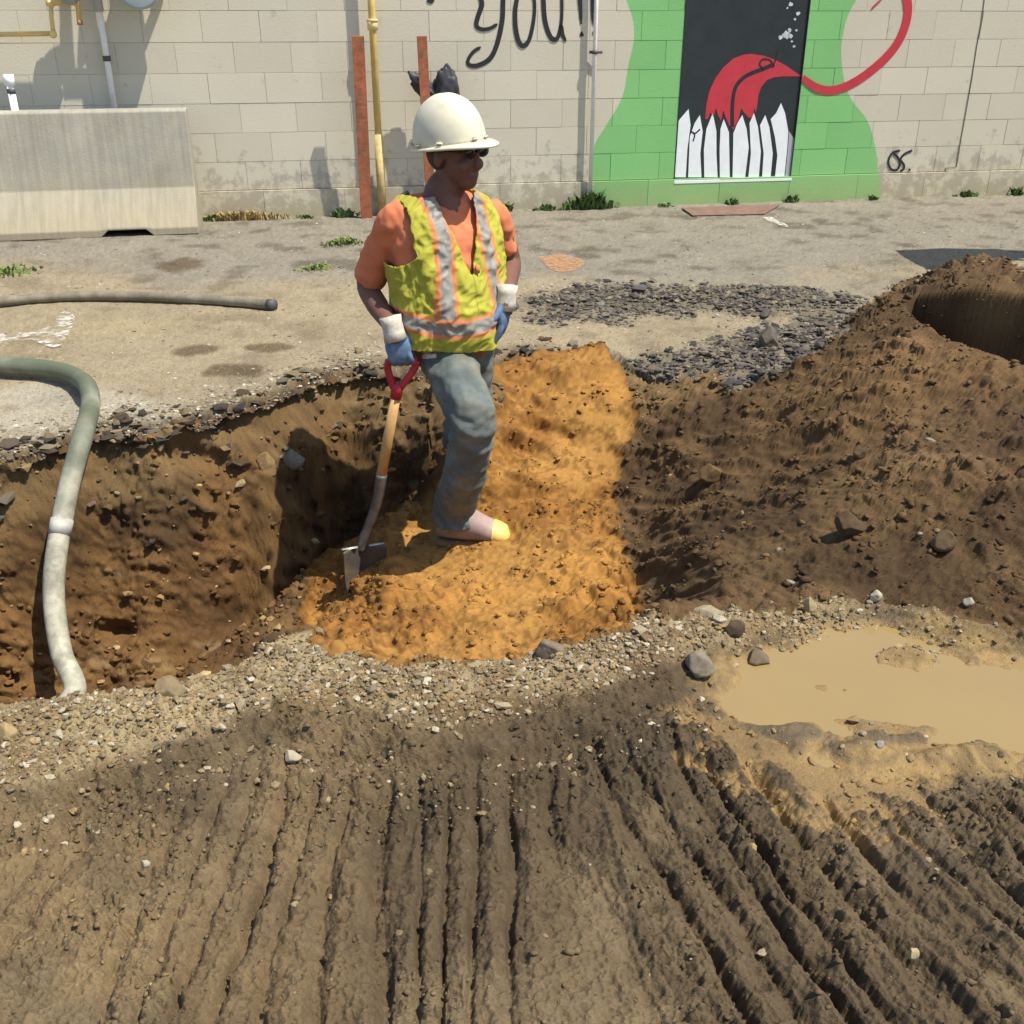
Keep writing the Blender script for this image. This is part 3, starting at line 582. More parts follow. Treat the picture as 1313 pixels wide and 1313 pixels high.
    # splash dirt towards the ground edge, a real stain
    dz_ = N(t, 'ShaderNodeMapRange'); dz_.inputs[1].default_value = .30; dz_.inputs[2].default_value = .0; lk.new(sp.outputs[2], dz_.inputs[0])
    dm = N(t, 'ShaderNodeMath', operation='MULTIPLY'); lk.new(dz_.outputs[0], dm.inputs[0]); lk.new(n2.outputs[0], dm.inputs[1])
    fd = N(t, 'ShaderNodeMix', data_type='RGBA'); lk.new(dm.outputs[0], fd.inputs[0]); lk.new(fg.outputs[2], fd.inputs[6]); fd.inputs[7].default_value = (.36, .30, .14, 1)
    v = N(t, 'ShaderNodeVectorMath', operation='SCALE'); lk.new(fd.outputs[2], v.inputs[0]); lk.new(rr.outputs[0], v.inputs['Scale']); lk.new(v.outputs[0], b.inputs['Base Color'])
    n3 = N(t, 'ShaderNodeTexNoise', i_Scale=70., i_Detail=5., i_Roughness=.7); lk.new(tc.outputs['Object'], n3.inputs['Vector'])
    bp = N(t, 'ShaderNodeBump', i_Strength=.45, i_Distance=.004); lk.new(n3.outputs[0], bp.inputs['Height']); lk.new(bp.outputs[0], b.inputs['Normal'])
    return m
wm = wall_paint('beige_block_paint')
BL, BH, Z0 = .406, .2045, .205
door_a0, door_z0 = wp(864, 231); door_a1, _ = wp(1014, 224); door_z1 = door_z0+2.05
def block_mesh(nm, L, H, Dp=.16, bev=.0018, gap=.0008):
    bm = bmesh.new(); add_box(bm, (0, Dp/2, 0), (L-gap, Dp, H-gap), bev=bev); return from_bm(nm, bm)
bms = {}
def block(a0, a1, z, name='block', H=BH, yo=0., dpt=.16):
    L = round(a1-a0, 3); key = (L, round(H, 3), dpt)
    if key not in bms: bms[key] = block_mesh('block', L, H, dpt); bms[key].materials.append(wm)
    o = bpy.data.objects.new(name, bms[key]); C.objects.link(o); o.parent = wall; o.location = ((a0+a1)/2, yo+random.uniform(-.0012, .0012), z+H/2)
    o.rotation_euler = (random.uniform(-.003, .003), 0, random.uniform(-.002, .002)); return o
A0, A1 = -4.2, 8.2
for r_ in range(14):
    z = Z0+r_*BH; off = (r_ % 2)*BL/2; a = A0-off
    up = MB() if r_ >= 7 else None
    while a < A1:
        a0, a1 = a, a+BL; a += BL
        segs = [(a0, a1)]
        if z < door_z1-.05:
            segs = []
            if a0 < door_a0: segs.append((a0, min(a1, door_a0)))
            if a1 > door_a1: segs.append((max(a0, door_a1), a1))
        for s0, s1 in segs:
            if s1-s0 < .03: continue
            if r_ < 7: block(s0, s1, z)
            else:
                V = [(s0+.002+(s1-s0-.004)*i, .16*j, z+.002+(BH-.004)*k) for i in (0, 1) for j in (0, 1) for k in (0, 1)]
                up.add((V, [(0, 4, 5, 1), (2, 3, 7, 6), (0, 1, 3, 2), (4, 6, 7, 5), (1, 5, 7, 3), (0, 2, 6, 4)]))
    if up and up.v: tag(up.build('upper_block_course', wm, wall, smooth=False), kind='stuff')
a = A0-.1
while a < A1:
    block(a, a+.61, -.03, 'foundation_block', Z0+.03-.004, -.022, .19); a += .61
bm = bmesh.new(); mort = mat('mortar', (.50, .455, .345), .9, nscale=20)
for a0, a1, z0, z1 in [(A0-.3, door_a0-.0, 0, 3.06), (door_a1, A1+.2, 0, 3.06), (door_a0, door_a1, door_z1+.02, 3.06), (door_a0, door_a1, 0, door_z0-.03)]:
    add_box(bm, ((a0+a1)/2, .09+.004, (z0+z1)/2), (a1-a0, .165, z1-z0))
link('mortar_backing', from_bm('mortar_backing', bm), mort, wall, smooth=False)
# thin settlement crack (open joint) at right
def ribbon(P, wd, off, closed=False, taper=None):
    P = np.array(P, float); T = np.gradient(P, axis=0); T /= np.linalg.norm(T, axis=1)[:, None]+1e-9; Nn = np.stack([-T[:, 1], T[:, 0]], 1); V = []; Fc = []
    for i in range(len(P)):
        w_ = wd if not hasattr(wd, '__len__') else wd[i]
        for s_ in (-1, 1):
            q_ = P[i]+Nn[i]*s_*w_/2; V += [(q_[0], off, q_[1]), (q_[0], off+.0012, q_[1])]
    for i in range(len(P)-1):
        k = i*4; Fc += [(k, k+2, k+6, k+4), (k+1, k+5, k+7, k+3), (k, k+4, k+5, k+1), (k+2, k+3, k+7, k+6)]
    return V, Fc
def smooth_px(L, n=8): return catmull([wp(a_, b_) for a_, b_ in L], n)
ink = mat('black_paint', (.018, .018, .02), .6, nscale=30, namt=.3); red = mat('red_paint', (.50, .035, .05), .55, nscale=8, namt=.1); white = mat('white_paint', (.78, .80, .80), .5, nscale=10, namt=.06)
def T2(L): return [(a_*.3351+430, b_*.3351) for a_, b_ in L]
for L in [[(548, -60), (556, -10), (560, 20), (545, 65), (540, 98), (560, 112), (592, 108), (620, 92)], [(648, -60), (642, 0), (638, 80), (618, 170), (590, 225), (545, 250), (512, 248), (508, 228), (528, 198), (556, 180)],
          [(700, -30), (688, 40), (690, 110), (702, 160), (720, 175), (742, 150), (758, 80), (762, 10), (750, -40)], [(795, -60), (796, 0), (802, 80), (822, 140), (845, 150), (858, 120), (866, 60), (866, -50)], [(862, 90), (868, 130), (882, 158)],
          [(934, -50), (936, 0), (940, 92)], [(985, -40), (987, 60), (990, 95)], [(936, 128), (944, 131), (948, 129)], [(986, 118), (992, 122), (994, 120)], [(352, -6), (365, 4), (378, -4)]]:
    P = smooth_px(T2(L)); n_ = len(P); wd = .030+.006*np.sin(np.linspace(0, 5, n_)); wd[:2] *= .6; wd[-2:] *= .6
    MB().add(ribbon(P, wd, -.0042)).build('painted_stroke', ink, wall, smooth=False)
def T3(L): return [(a_*.4364+740, b_*.4364) for a_, b_ in L]
sg_ = MB()
for L in [[(948, 442), (925, 450), (914, 475), (922, 497), (940, 498), (948, 480), (940, 460), (930, 452)], [(984, 442), (962, 452), (950, 468), (960, 485), (958, 498), (948, 502)], [(974, 498), (979, 499)]]:
    P = smooth_px(T3(L)); sg_.add(ribbon(P, .018, -.0042))
sg_.build('painted_initial', ink, wall, smooth=False)['label'] = 'black painted initial with a dot'
def T5(L): return [(a_*.259+850, b_*.259) for a_, b_ in L]
P = smooth_px(T5([(690, 383), (720, 408), (760, 434), (820, 448), (890, 434), (960, 400), (1030, 350), (1100, 288), (1160, 214), (1198, 130), (1212, 50), (1205, -20), (1190, -70)]))
n_ = len(P); wd = np.interp(np.linspace(0, 1, n_), [0, .15, .4, .7, 1], [.045, .062, .07, .072, .07])
tl_ = MB(); tl_.add(ribbon(P, wd, -.0042)); P = smooth_px(T5([(1032, 45), (1050, 25), (1075, 2), (1090, -20)])); tl_.add(ribbon(P, .014, -.0042))
tl_.build('painted_red_tail', red, wall, smooth=False)['label'] = 'red painted curl sweeping off the door onto the wall'
cr = MB(); P = [wp(a_, b_) for a_, b_ in [(1263, -10), (1258, 30), (1252, 60), (1246, 100), (1239, 140), (1232, 178), (1226, 214), (1212, 216), (1213, 247)]]
cr.add(ribbon(P, .007, -.0040)); cr.build('wall_crack', mat('crack_dark', (.08, .07, .06), .95), wall, smooth=False)
# door
dm_ = mat('black_door_paint', (.022, .028, .030), .45, nscale=6, namt=.2, bscale=25, bamt=.08)
dcx = (door_a0+door_a1)/2; bm = bmesh.new(); add_box(bm, (dcx, .028, (door_z0+door_z1)/2+.008), (door_a1-door_a0-.012, .044, door_z1-door_z0-.02), bev=.003)
door = link('door', from_bm('door', bm), dm_, wall, smooth=False); door['label'] = 'black painted steel door with red plume and white picket mural'
bm = bmesh.new()
for aa in (door_a0+.003, door_a1-.003): add_box(bm, (aa, .05, (door_z0+door_z1)/2), (.006, .11, door_z1-door_z0))
link('door_frame', from_bm('door_frame', bm), dm_, wall, smooth=False)
bm = bmesh.new(); add_box(bm, (dcx, .03, door_z0-.014), (door_a1-door_a0+.01, .11, .026), bev=.003); link('threshold', from_bm('threshold', bm), white, wall, smooth=False)
def flatpoly(L, off, th=.0012):
    p = [wp(a_, b_) for a_, b_ in L]; bm = bmesh.new(); vs = [bm.verts.new((a_, off, z_)) for a_, z_ in p]; f = bm.faces.new(vs)
    r = bmesh.ops.extrude_face_region(bm, geom=[f]); bmesh.ops.translate(bm, verts=[v for v in r['geom'] if isinstance(v, bmesh.types.BMVert)], vec=(0, th, 0))
    bmesh.ops.triangulate(bm, faces=bm.faces[:]); return bm
DO = .0045
plume = T5([(210, 590), (216, 520), (232, 450), (262, 385), (300, 335), (350, 290), (400, 271), (440, 267), (500, 276), (560, 298), (610, 325), (650, 352), (686, 378), (650, 378), (600, 378), (550, 383), (515, 398), (488, 430), (474, 470), (468, 520), (460, 560), (455, 530), (446, 575), (428, 585), (405, 560), (388, 535), (375, 590), (350, 640), (330, 622), (312, 580), (300, 545), (288, 598), (274, 570), (263, 535), (250, 580), (236, 558), (222, 590)])
def in_door(p): return p
o = link('painted_plume', from_bm('painted_plume', flatpoly(plume, DO)), red, door, smooth=False)
k_ = MB()
for L, w_ in [([(345, 628), (344, 560), (348, 490), (362, 430), (400, 385), (450, 358), (500, 340), (540, 322)], .03), ([(500, 345), (480, 320), (495, 295), (530, 298), (552, 330)], .014), ([(545, 335), (560, 290), (575, 240)], .012)]:
    k_.add(ribbon(smooth_px(T5(L)), w_, DO-.0012))
k_.build('painted_outline', ink, door, smooth=False)
for L in [[(40, 878), (45, 650), (85, 590), (128, 540), (138, 620), (122, 740), (114, 878)], [(126, 878), (134, 680), (158, 610), (184, 570), (198, 650), (186, 760), (192, 878)], [(206, 878), (204, 740), (216, 640), (248, 560), (266, 650), (266, 760), (272, 878)],
          [(283, 878), (282, 740), (286, 640), (302, 590), (328, 655), (332, 878)], [(346, 878), (350, 660), (370, 610), (394, 570), (416, 640), (426, 730), (408, 878)], [(424, 878), (437, 760), (430, 610), (452, 560), (472, 630), (486, 750), (476, 878)],
          [(492, 878), (500, 760), (482, 620), (508, 570), (528, 630), (545, 760), (534, 878)], [(556, 878), (568, 770), (556, 680), (535, 590), (562, 560), (586, 510), (606, 560), (622, 650), (616, 740), (602, 878)]]:
    link('painted_picket', from_bm('painted_picket', flatpoly(T5(L), DO)), white, door, smooth=False)
link('painted_picket', from_bm('painted_picket', flatpoly(T5([(626, 650), (652, 690), (634, 878), (606, 878), (619, 745)]), DO)), mat('grey_paint', (.36, .37, .39), .5), door, smooth=False)
sp_ = MB(); rs = random.Random(3)
for cx_, cy_, r0 in [(612, 172, 24), (585, 185, 14), (632, 178, 14), (634, 22, 14), (670, 66, 13), (655, 95, 8), (662, 150, 8), (650, 230, 9), (640, 205, 7), (618, 40, 6), (628, 150, 12)]:
    a_, z_ = wp(*T5([(cx_, cy_)])[0]); rr_ = r0*.259/F*8.6*.8; pts = [(a_+rr_*(.7+.5*rs.random())*math.cos(q*.628), DO, z_+rr_*(.6+.5*rs.random())*math.sin(q*.628)) for q in range(10)]
    sp_.add((pts, [tuple(range(10))]))
sp_.build('paint_splatter', mat('pale_splatter', (.5, .52, .52), .6, nscale=40, namt=.4), door, smooth=False)
for L in [[(138, 650), (160, 660), (185, 640)], [(150, 700), (158, 670), (150, 655)], [(52, 690), (58, 740), (54, 780)]]:
    MB().add(ribbon(smooth_px(T5(L), 4), .012, DO-.0012)).build('paint_scratch', ink, door, smooth=False)

# ------------------------------------------------------------------ concrete barrier
conc = mat('barrier_concrete', (.30, .285, .235), .9, nscale=3, namt=.15, bscale=90, bamt=.5, c2=(.34, .31, .235), cscale=9, cthr=(.35, .75), bdist=.004)
t = conc.node_tree; lk = t.links; b = t.nodes['Principled BSDF']; old = b.inputs['Base Color'].links[0].from_socket
tc = N(t, 'ShaderNodeTexCoord'); mp_ = N(t, 'ShaderNodeMapping'); mp_.inputs['Scale'].default_value = (38, 6, 1.6); lk.new(tc.outputs['Object'], mp_.inputs[0]); ns_ = N(t, 'ShaderNodeTexNoise', i_Scale=1., i_Detail=4.); lk.new(mp_.outputs[0], ns_.inputs['Vector'])
r2 = N(t, 'ShaderNodeMapRange'); r2.inputs[1].default_value = .3; r2.inputs[2].default_value = .7; r2.inputs[3].default_value = .86; r2.inputs[4].default_value = 1.10; lk.new(ns_.outputs[0], r2.inputs[0])
sz_ = N(t, 'ShaderNodeSeparateXYZ'); lk.new(tc.outputs['Object'], sz_.inputs[0]); dr = N(t, 'ShaderNodeMapRange'); dr.inputs[1].default_value = .45; dr.inputs[2].default_value = .1; lk.new(sz_.outputs[2], dr.inputs[0])
dm2 = N(t, 'ShaderNodeMix', data_type='RGBA'); lk.new(dr.outputs[0], dm2.inputs[0]); lk.new(old, dm2.inputs[6]); dm2.inputs[7].default_value = (.33, .285, .195, 1)
v2 = N(t, 'ShaderNodeVectorMath', operation='SCALE'); lk.new(dm2.outputs[2], v2.inputs[0]); lk.new(r2.outputs[0], v2.inputs['Scale']); lk.new(v2.outputs[0], b.inputs['Base Color'])
bang = math.atan2(.27, 1.25); barrier = empty('concrete_barrier', (-2.23, 7.42, 0), bang); tag(barrier, 'weathered grey concrete road barrier standing before the wall at left', 'barrier')
prof = [(0, .0), (0, .05), (.17, .30), (.235, .80), (.255, .815), (.375, .815), (.395, .80), (.46, .30), (.63, .05), (.63, 0)]
bm = bmesh.new(); LEN = 3.05; seg = 60; rings = []
for i in range(seg+1):
    xx = -LEN*i/seg; slot = (-.64 < xx < -.34) or (-2.7 < xx < -2.4)
    ring = []
    for (yy, zz) in prof:
        zz2 = zz
        if slot and zz <= .06: zz2 = .045 if zz == 0 else .06
        ring.append(bm.verts.new((xx, yy, zz2)))
    rings.append(ring)
for i in range(seg):
    for k in range(len(prof)): bm.faces.new((rings[i][k], rings[i][(k+1) % len(prof)], rings[i+1][(k+1) % len(prof)], rings[i+1][k]))
bm.faces.new(rings[0]); bm.faces.new(rings[-1][::-1])
bb = link('barrier_body', from_bm('barrier_body', bm), conc, barrier, smooth=False)
bv = bb.modifiers.new('b', 'BEVEL'); bv.width = .008; bv.segments = 2; bv.limit_method = 'ANGLE'; bv.angle_limit = R(25)
bm = bmesh.new(); 
lp = [(-1.52+.045*math.cos(q), .315, .81+.055*math.sin(q)) for q in np.linspace(0, math.pi, 12)]
MB().add(tube(lp, .006, 8)).build('lifting_loop', mat('rusty_rod', (.22, .15, .10), .8), barrier)

# ------------------------------------------------------------------ pipes, posts and meter on the wall
def pipe(name, pts, r_, m, parent=None, n=14, name2=None): return MB().add(tube(pts, r_, n)).build(name, m, parent)
def ringat(p, d, r_, L, m, parent, name):
    d = Vector(d).normalized(); return MB().add(tube([Vector(p)-d*L/2, Vector(p)-d*L/2*.98, Vector(p)+d*L/2*.98, Vector(p)+d*L/2], [r_*.9, r_, r_, r_*.9], 14)).build(name, m, parent)
galv = mat('galvanised', (.74, .74, .72), .5, 0, nscale=20, namt=.1); dark = mat('dark_strap', (.07, .07, .07), .6)
yel = mat('yellow_pipe_paint', (.66, .46, .13), .5, nscale=12, namt=.15, c2=(.55, .42, .18), cscale=9)
yel2 = mat('yellow_fitting_paint', (.70, .52, .22), .5, nscale=12, namt=.15)
# white conduit right of the lettering
p0 = wpw(757, 240, .05); p1 = Vector((p0.x, p0.y, 3.0)); cg_ = empty('conduit_pipe', (p0.x, p0.y, .02)); tag(cg_, 'thin white conduit at the left border of the green mural', 'pipe')
def local(o, P): return [Vector(p)-o.location for p in P]
pipe('pipe', local(cg_, [(p0.x, p0.y, .03), p1]), .016, galv, cg_)
for pz in (67, ):
    q_ = wpw(764, pz, .05); ringat(Vector((p0.x, p0.y, q_.z))-cg_.location, (0, 0, 1), .024, .025, dark, cg_, 'clamp')
    bm = bmesh.new(); add_box(bm, Vector((p0.x+.01, p0.y+.02, q_.z))-cg_.location, (.10, .012, .02)); link('strap', from_bm('strap', bm), dark, cg_)
# white conduit behind the barrier
p0 = wpw(148, 145, .07); c2_ = empty('conduit_pipe', (p0.x, p0.y, .02)); tag(c2_, 'white conduit rising behind the concrete barrier beside the meter', 'pipe')
P = [(p0.x, p0.y, .03), (p0.x, p0.y, 3.0)]; pipe('pipe', local(c2_, P), .021, galv, c2_)
q_ = wpw(136, 75, .07); ringat(Vector((p0.x, p0.y, q_.z))-c2_.location, (0, 0, 1), .027, .035, dark, c2_, 'coupling')
q_ = wpw(128, 15, .07); MB().add(tube([(0, 0, q_.z-.02), (0, 0, q_.z+.5)], .031, 14)).build('sleeve', mat('grey_sleeve', (.42, .43, .42), .5), c2_)
# stub vent pipe
p0 = wpw(16, 125, .30); vt = empty('vent_pipe', (p0.x, p0.y, .02)); tag(vt, 'short white capped vent pipe behind the left end of the barrier', 'pipe')
zt = p0.z+.09; pipe('pipe', [(0, 0, 0), (0, 0, zt-.02)], .024, white, vt); ringat((0, 0, zt), (0, 0, 1), .034, .07, white, vt, 'cap'); ringat((0, 0, zt-.07), (0, 0, 1), .027, .03, dark, vt, 'band')
# yellow gas riser
p0 = wpw(489, 245, .09); yr = empty('gas_riser_pipe', (p0.x, p0.y, .0)); tag(yr, 'yellow painted vertical gas pipe with a coupling beside the rusty post', 'pipe')
pipe('pipe', [(0, 0, 0), (0, 0, 3.0)], .026, yel, yr); q_ = wpw(479, 32, .09); ringat((0, 0, q_.z), (0, 0, 1), .037, .07, yel2, yr, 'coupling'); ringat((0, 0, q_.z+.03), (0, 0, 1), .041, .018, yel2, yr, 'collar')
pipe('sleeve', [(0, 0, 0), (0, 0, wpw(489, 172, .09).z)], .033, mat('old_yellow_sleeve', (.52, .40, .17), .7, nscale=14, namt=.3), yr)
# rusty posts
rust = mat('rusty_orange_steel', (.36, .11, .05), .85, nscale=18, namt=.35, bscale=60, bamt=.4, c2=(.24, .10, .05), cscale=7, cthr=(.45, .6))
def post(b0, tp, off0, off1, label, w_=.085, d_=.05):
    pb = wpw(*b0, off0); pb.z = 0; pt = wpw(*tp, off1); o = empty('steel_post', tuple(pb)); tag(o, label, 'post', 'rusty posts guarding the gas pipe')
    v = pt-pb; L = v.length; rot = v.to_track_quat('Z', 'Y').to_matrix(); 
    zax = v.normalized(); xax = Vector((WD[0], WD[1], 0)); xax = (xax-zax*xax.dot(zax)).normalized(); yax = zax.cross(xax); M = Matrix((xax, yax, zax)).transposed()
    bm = bmesh.new()
    for c_, s_ in [((0, 0, L/2), (w_, .008, L)), ((0, .012, L), (w_, .026, .006)), ((-w_/2+.003, .012, L/2), (.007, .018, L-.002)), ((w_/2-.003, .012, L/2), (.007, .018, L-.002))]: add_box(bm, c_, s_)
    bmesh.ops.rotate(bm, verts=bm.verts[:], cent=(0, 0, 0), matrix=M); link('channel', from_bm('channel', bm), rust, o, smooth=False)
    return o, M, pb
post((470, 275), (459, 47), .17, .24, 'rusty orange steel post leaning beside the yellow gas pipe')
po, PM, ppb = post((553, 258), (541, 47), .26, .30, 'rusty orange steel post rising behind the hard hat', .07)
# black bag hung on the post
bgc = wpw(560, 112, .16); bag = empty('rubber_bag', tuple(bgc)); tag(bag, 'crumpled black rubber bag hung behind the rusty post above the worker', 'bag')
from mathutils import noise
def blob(c, r_, seed, M=None, amp=.22, n=40, m=26):
    V, Fc = ball((0, 0, 0), (1, 1, 1), n, m); out = []
    for p in V:
        p = Vector(p); k = 1+amp*noise.noise(p*1.8+Vector((seed, 0, 0)))+amp*.5*noise.noise(p*4+Vector((0, seed, 0)))
        p = Vector((p.x*r_[0], p.y*r_[1], p.z*r_[2]))*k
        if M is not None: p = M @ p
        out.append(p+Vector(c))
    return out, Fc
blk = mat('black_rubber', (.035, .037, .042), .55, nscale=10, namt=.3)
MB().add(blob((.06, 0, -.05), (.105, .05, .18), 3, None, .35)).build('bag_body', blk, bag); MB().add(blob((-.09, .0, .0), (.13, .04, .06), 5, Matrix.Rotation(.75, 3, 'Y'), .35)).build('bag_flap', blk, bag)
# gas meter with its yellow pipes
mt_ = mat('meter_grey', (.33, .38, .40), .45, nscale=8, namt=.1)
mc = wpw(181, -12, .22); gmt = empty('gas_meter', tuple(mc), WANG); tag(gmt, 'rounded grey gas meter hanging on the wall above the barrier', 'gas meter')
bm = bmesh.new(); add_box(bm, (0, .02, .13), (.30, .22, .36), bev=.05); link('meter_body', from_bm('meter_body', bm), mt_, gmt)
MB().add(tube([(0, -.16, .02), (0, -.155, .02), (0, -.08, .02)], [.12, .135, .135], 28, hint=(1, 0, 0))).build('meter_face', mt_, gmt)
MB().add(tube([(0, .03, -.03), (0, .03, -.07)], [.10, .07], 20, hint=(1, 0, 0))).build('meter_base', mt_, gmt)
for s_ in (-1, 1): MB().add(tube([(s_*.10, .02, .3), (s_*.10, .02, 1.0)], .028, 12, hint=(1, 0, 0))).build('meter_connection', yel2, gmt)
MB().add(tube([(.10, .02, .30), (.26, .02, .42), (.34, .04, .55), (.34, .04, 1.0)], .03, 12)).build('outlet_pipe', mt_, gmt)
MB().add(tube([(-.3, .02, .0+.12), (-.16, .02, .12)], .03, 12)).build('inlet_pipe', mt_, gmt)
def wq(px, py, off): return wpw(px, py, off)
g0 = wq(66, 43, .12); gp = empty('gas_service_pipe', tuple(g0)); tag(gp, 'small yellow gas pipe loop bent above the barrier at left', 'pipe')
rel = lambda L, off: [wq(a_, b_, off)-g0 for a_, b_ in L]
pipe('lower_pipe', rel([(-120, 46), (0, 44), (66, 43)], .12), .016, yel, gp); pipe('riser', rel([(69, 45), (66, 24), (65, 6)], .12), .015, yel2, gp); pipe('cross_pipe', rel([(60, 4), (80, 3), (98, 3)], .12), .019, yel, gp)
pipe('drop_pipe', rel([(97, -60), (99, 0), (102, 30)], .12), .017, yel, gp)
for a_, b_ in [(68, 44), (65, 5), (98, 4)]: MB().add(ball(tuple(wq(a_, b_, .12)-g0), (.026, .026, .026), 12, 8)).build('elbow', yel2, gp)
MB().add(tube(rel([(102, 26), (103, 32)], .12), .02, 10)).build('drip_cap', mat('rusty_cap', (.4, .2, .1), .8), gp)
bm = bmesh.new(); add_box(bm, wq(88, -6, .2)-g0, (.14, .14, .10), bev=.03); link('regulator', from_bm('regulator', bm), mt_, gp)
# unseen hooked pipe above the frame, shaped to throw the bent shadow
HO = .27
def over(px, py, off=HO):
    """where a pipe standing off the wall must be for its shadow to fall at this spot"""
    a_, z_ = wp(px, py); nrm = np.array((WD[1], -WD[0])); n_in = -(SUN.x*nrm[0]+SUN.y*nrm[1]); tt = off/n_in; a_ -= (SUN.x*WD[0]+SUN.y*WD[1])*tt
    q_ = WA+WD*a_+nrm*off; return Vector((q_[0], q_[1], z_-SUN.z*tt))
hk = over(85, 10); hp = empty('shadow_pipe', tuple(hk)); tag(hp, 'thick grey bent pipe out of view, shaped to throw the hooked shadow by the yellow loop', 'pipe')
orel = lambda L, off=HO: [over(a_, b_, off)-hk for a_, b_ in L]
MB().add(tube(catmull(orel([(80, -90), (82, -20), (84, 20), (87, 62), (88, 80), (91, 108)]), 6), .027, 14, hint=(0, 1, 0))).build('pipe', mt_, hp)
MB().add(tube(catmull(orel([(88, 72), (75, 78), (60, 86), (54, 98), (53, 118), (49, 128), (30, 127), (-40, 126), (-120, 124)]), 6), .030, 14, hint=(0, 1, 0))).build('branch', mt_, hp)
MB().add(tube(orel([(112, -90), (111, 0), (108, 64)]), .036, 14, hint=(0, 1, 0))).build('stub', mt_, hp)

# ------------------------------------------------------------------ hoses
hose_m = mat('grey_green_hose', (.24, .235, .17), .6, nscale=24, namt=.3, c2=(.44, .41, .31), cscale=9, cthr=(.35, .62), bscale=120, bamt=.3)
hose_g = mat('dusty_green_hose', (.085, .115, .075), .6, nscale=14, namt=.3, c2=(.17, .17, .12), cscale=7, cthr=(.4, .6))
hose_d = mat('muddy_hose', (.15, .13, .09), .7, nscale=20, namt=.3, c2=(.24, .21, .15), cscale=4)
def fineP(P, n=10): return catmull(P, n)
P = fineP([atZ(a_, b_, .055) for a_, b_ in [(-160, 470), (-60, 466), (20, 469), (70, 474), (98, 483)]]+[atZ(113, 497, .065), *[atY(a_, b_, hit(a_, b_).y-o_) for a_, b_, o_ in [(116, 522, .05), (106, 560, .07), (92, 610, .10), (79, 670, .13), (70, 730, .15), (70, 780, .16)]], *[atY(a_, b_, hit(70, 780).y-o_) for a_, b_, o_ in [(79, 838, .27), (95, 890, .40)]], hit(70, 780)+Vector((.10, -.52, -.16))])
hs = MB().add(tube(P, .036, 20)).build('discharge_hose', hose_m)
for q in range(60, len(P)*20): pass
t, ns, lk, b = nodes(hose_m); tc = N(t, 'ShaderNodeTexCoord'); sp_z = N(t, 'ShaderNodeSeparateXYZ'); lk.new(tc.outputs['Object'], sp_z.inputs[0]); nzz = N(t, 'ShaderNodeTexNoise', i_Scale=7., i_Detail=5.); lk.new(tc.outputs['Object'], nzz.inputs['Vector'])
az = N(t, 'ShaderNodeMath', operation='MULTIPLY_ADD', i_1=.5); lk.new(nzz.outputs[0], az.inputs[0]); lk.new(sp_z.outputs[2], az.inputs[2]); mr = N(t, 'ShaderNodeMapRange'); mr.inputs[1].default_value = .0; mr.inputs[2].default_value = .34; lk.new(az.outputs[0], mr.inputs[0])
old = b.inputs['Base Color'].links[0].from_socket; mz = N(t, 'ShaderNodeMix', data_type='RGBA'); mz.inputs[7].default_value = (.10, .115, .07, 1); lk.new(old, mz.inputs[6]); lk.new(mr.outputs[0], mz.inputs[0]); lk.new(mz.outputs[2], b.inputs['Base Color'])
cpi = min(range(len(P)), key=lambda i: abs(P[i][2]+.22)+(9 if P[i][1] < 3 else 0)); cpv = Vector(P[cpi+1]-P[cpi-1]).normalized(); MB().add(tube([Vector(P[cpi])-cpv*.028, Vector(P[cpi])+cpv*.028], .0385, 20)).build('coupling', mat('chalky_coupling', (.40, .39, .33), .6, nscale=18, namt=.25), hs)
tag(hs, 'thick pale grey hose bending over the trench edge and hanging down inside', 'hose')
P = fineP([atZ(a_, b_, .03) for a_, b_ in [(-180, 420), (-60, 396), (0, 387), (80, 380), (180, 380), (280, 385), (348, 391)]]); h2 = empty('suction_hose', tuple(P[-1])); tag(h2, 'thin dark muddy hose lying on the asphalt before the barrier', 'hose')
MB().add(tube(P-P[-1], .026, 14)).build('hose', hose_d, h2); dd_ = Vector(P[-1]-P[-3]).normalized(); MB().add(tube([dd_*-.02, dd_*.02], .031, 14)).build('hose_end', dark, h2)

# ------------------------------------------------------------------ iron plate + paint marks on the asphalt
def groundz(x_, y_): r, c = sample(np.array([x_]), np.array([y_])); return P1[r[0], c[0], 2]
def decal(name, pxs, m, label, lift=.006, kind='structure', cat=None, th=None):
    P = [atZ(a_, b_, 0) for a_, b_ in pxs]; P = catmull(P+[P[0]], 5); c = P.mean(0); bm = bmesh.new()
    # a draped sheet: fan of rings
    V = []; Fc = []; n = len(P)-1; Rn = 6
    for i in range(Rn+1):
        for k in range(n):
            q_ = c+(P[k]-c)*(i/Rn if i else .001); V.append((q_[0], q_[1], groundz(q_[0], q_[1])+lift))
    for i in range(Rn):
        for k in range(n): Fc.append((i*n+k, i*n+(k+1) % n, (i+1)*n+(k+1) % n, (i+1)*n+k))
    o = link(name, mesh(name, V, Fc), m, smooth=True); tag(o, label, cat, kind=kind); return o
def spray(name, c, sc=30, lo=.45, hi=.6):
    m = mat(name, c, .85); t, ns, lk, b = nodes(m); tc = N(t, 'ShaderNodeTexCoord'); n = N(t, 'ShaderNodeTexNoise', i_Scale=sc, i_Detail=6., i_Roughness=.7); lk.new(tc.outputs['Object'], n.inputs['Vector'])
    r = N(t, 'ShaderNodeMapRange'); r.inputs[1].default_value = lo; r.inputs[2].default_value = hi; lk.new(n.outputs[0], r.inputs[0]); lk.new(r.outputs[0], b.inputs['Alpha']); return m
decal('orange_paint_mark', [(690, 330), (718, 327), (748, 335), (738, 346), (712, 348)], spray('orange_spray', (.62, .27, .10), 34, .36, .80), 'faded orange spray paint mark on the sand dusted asphalt')
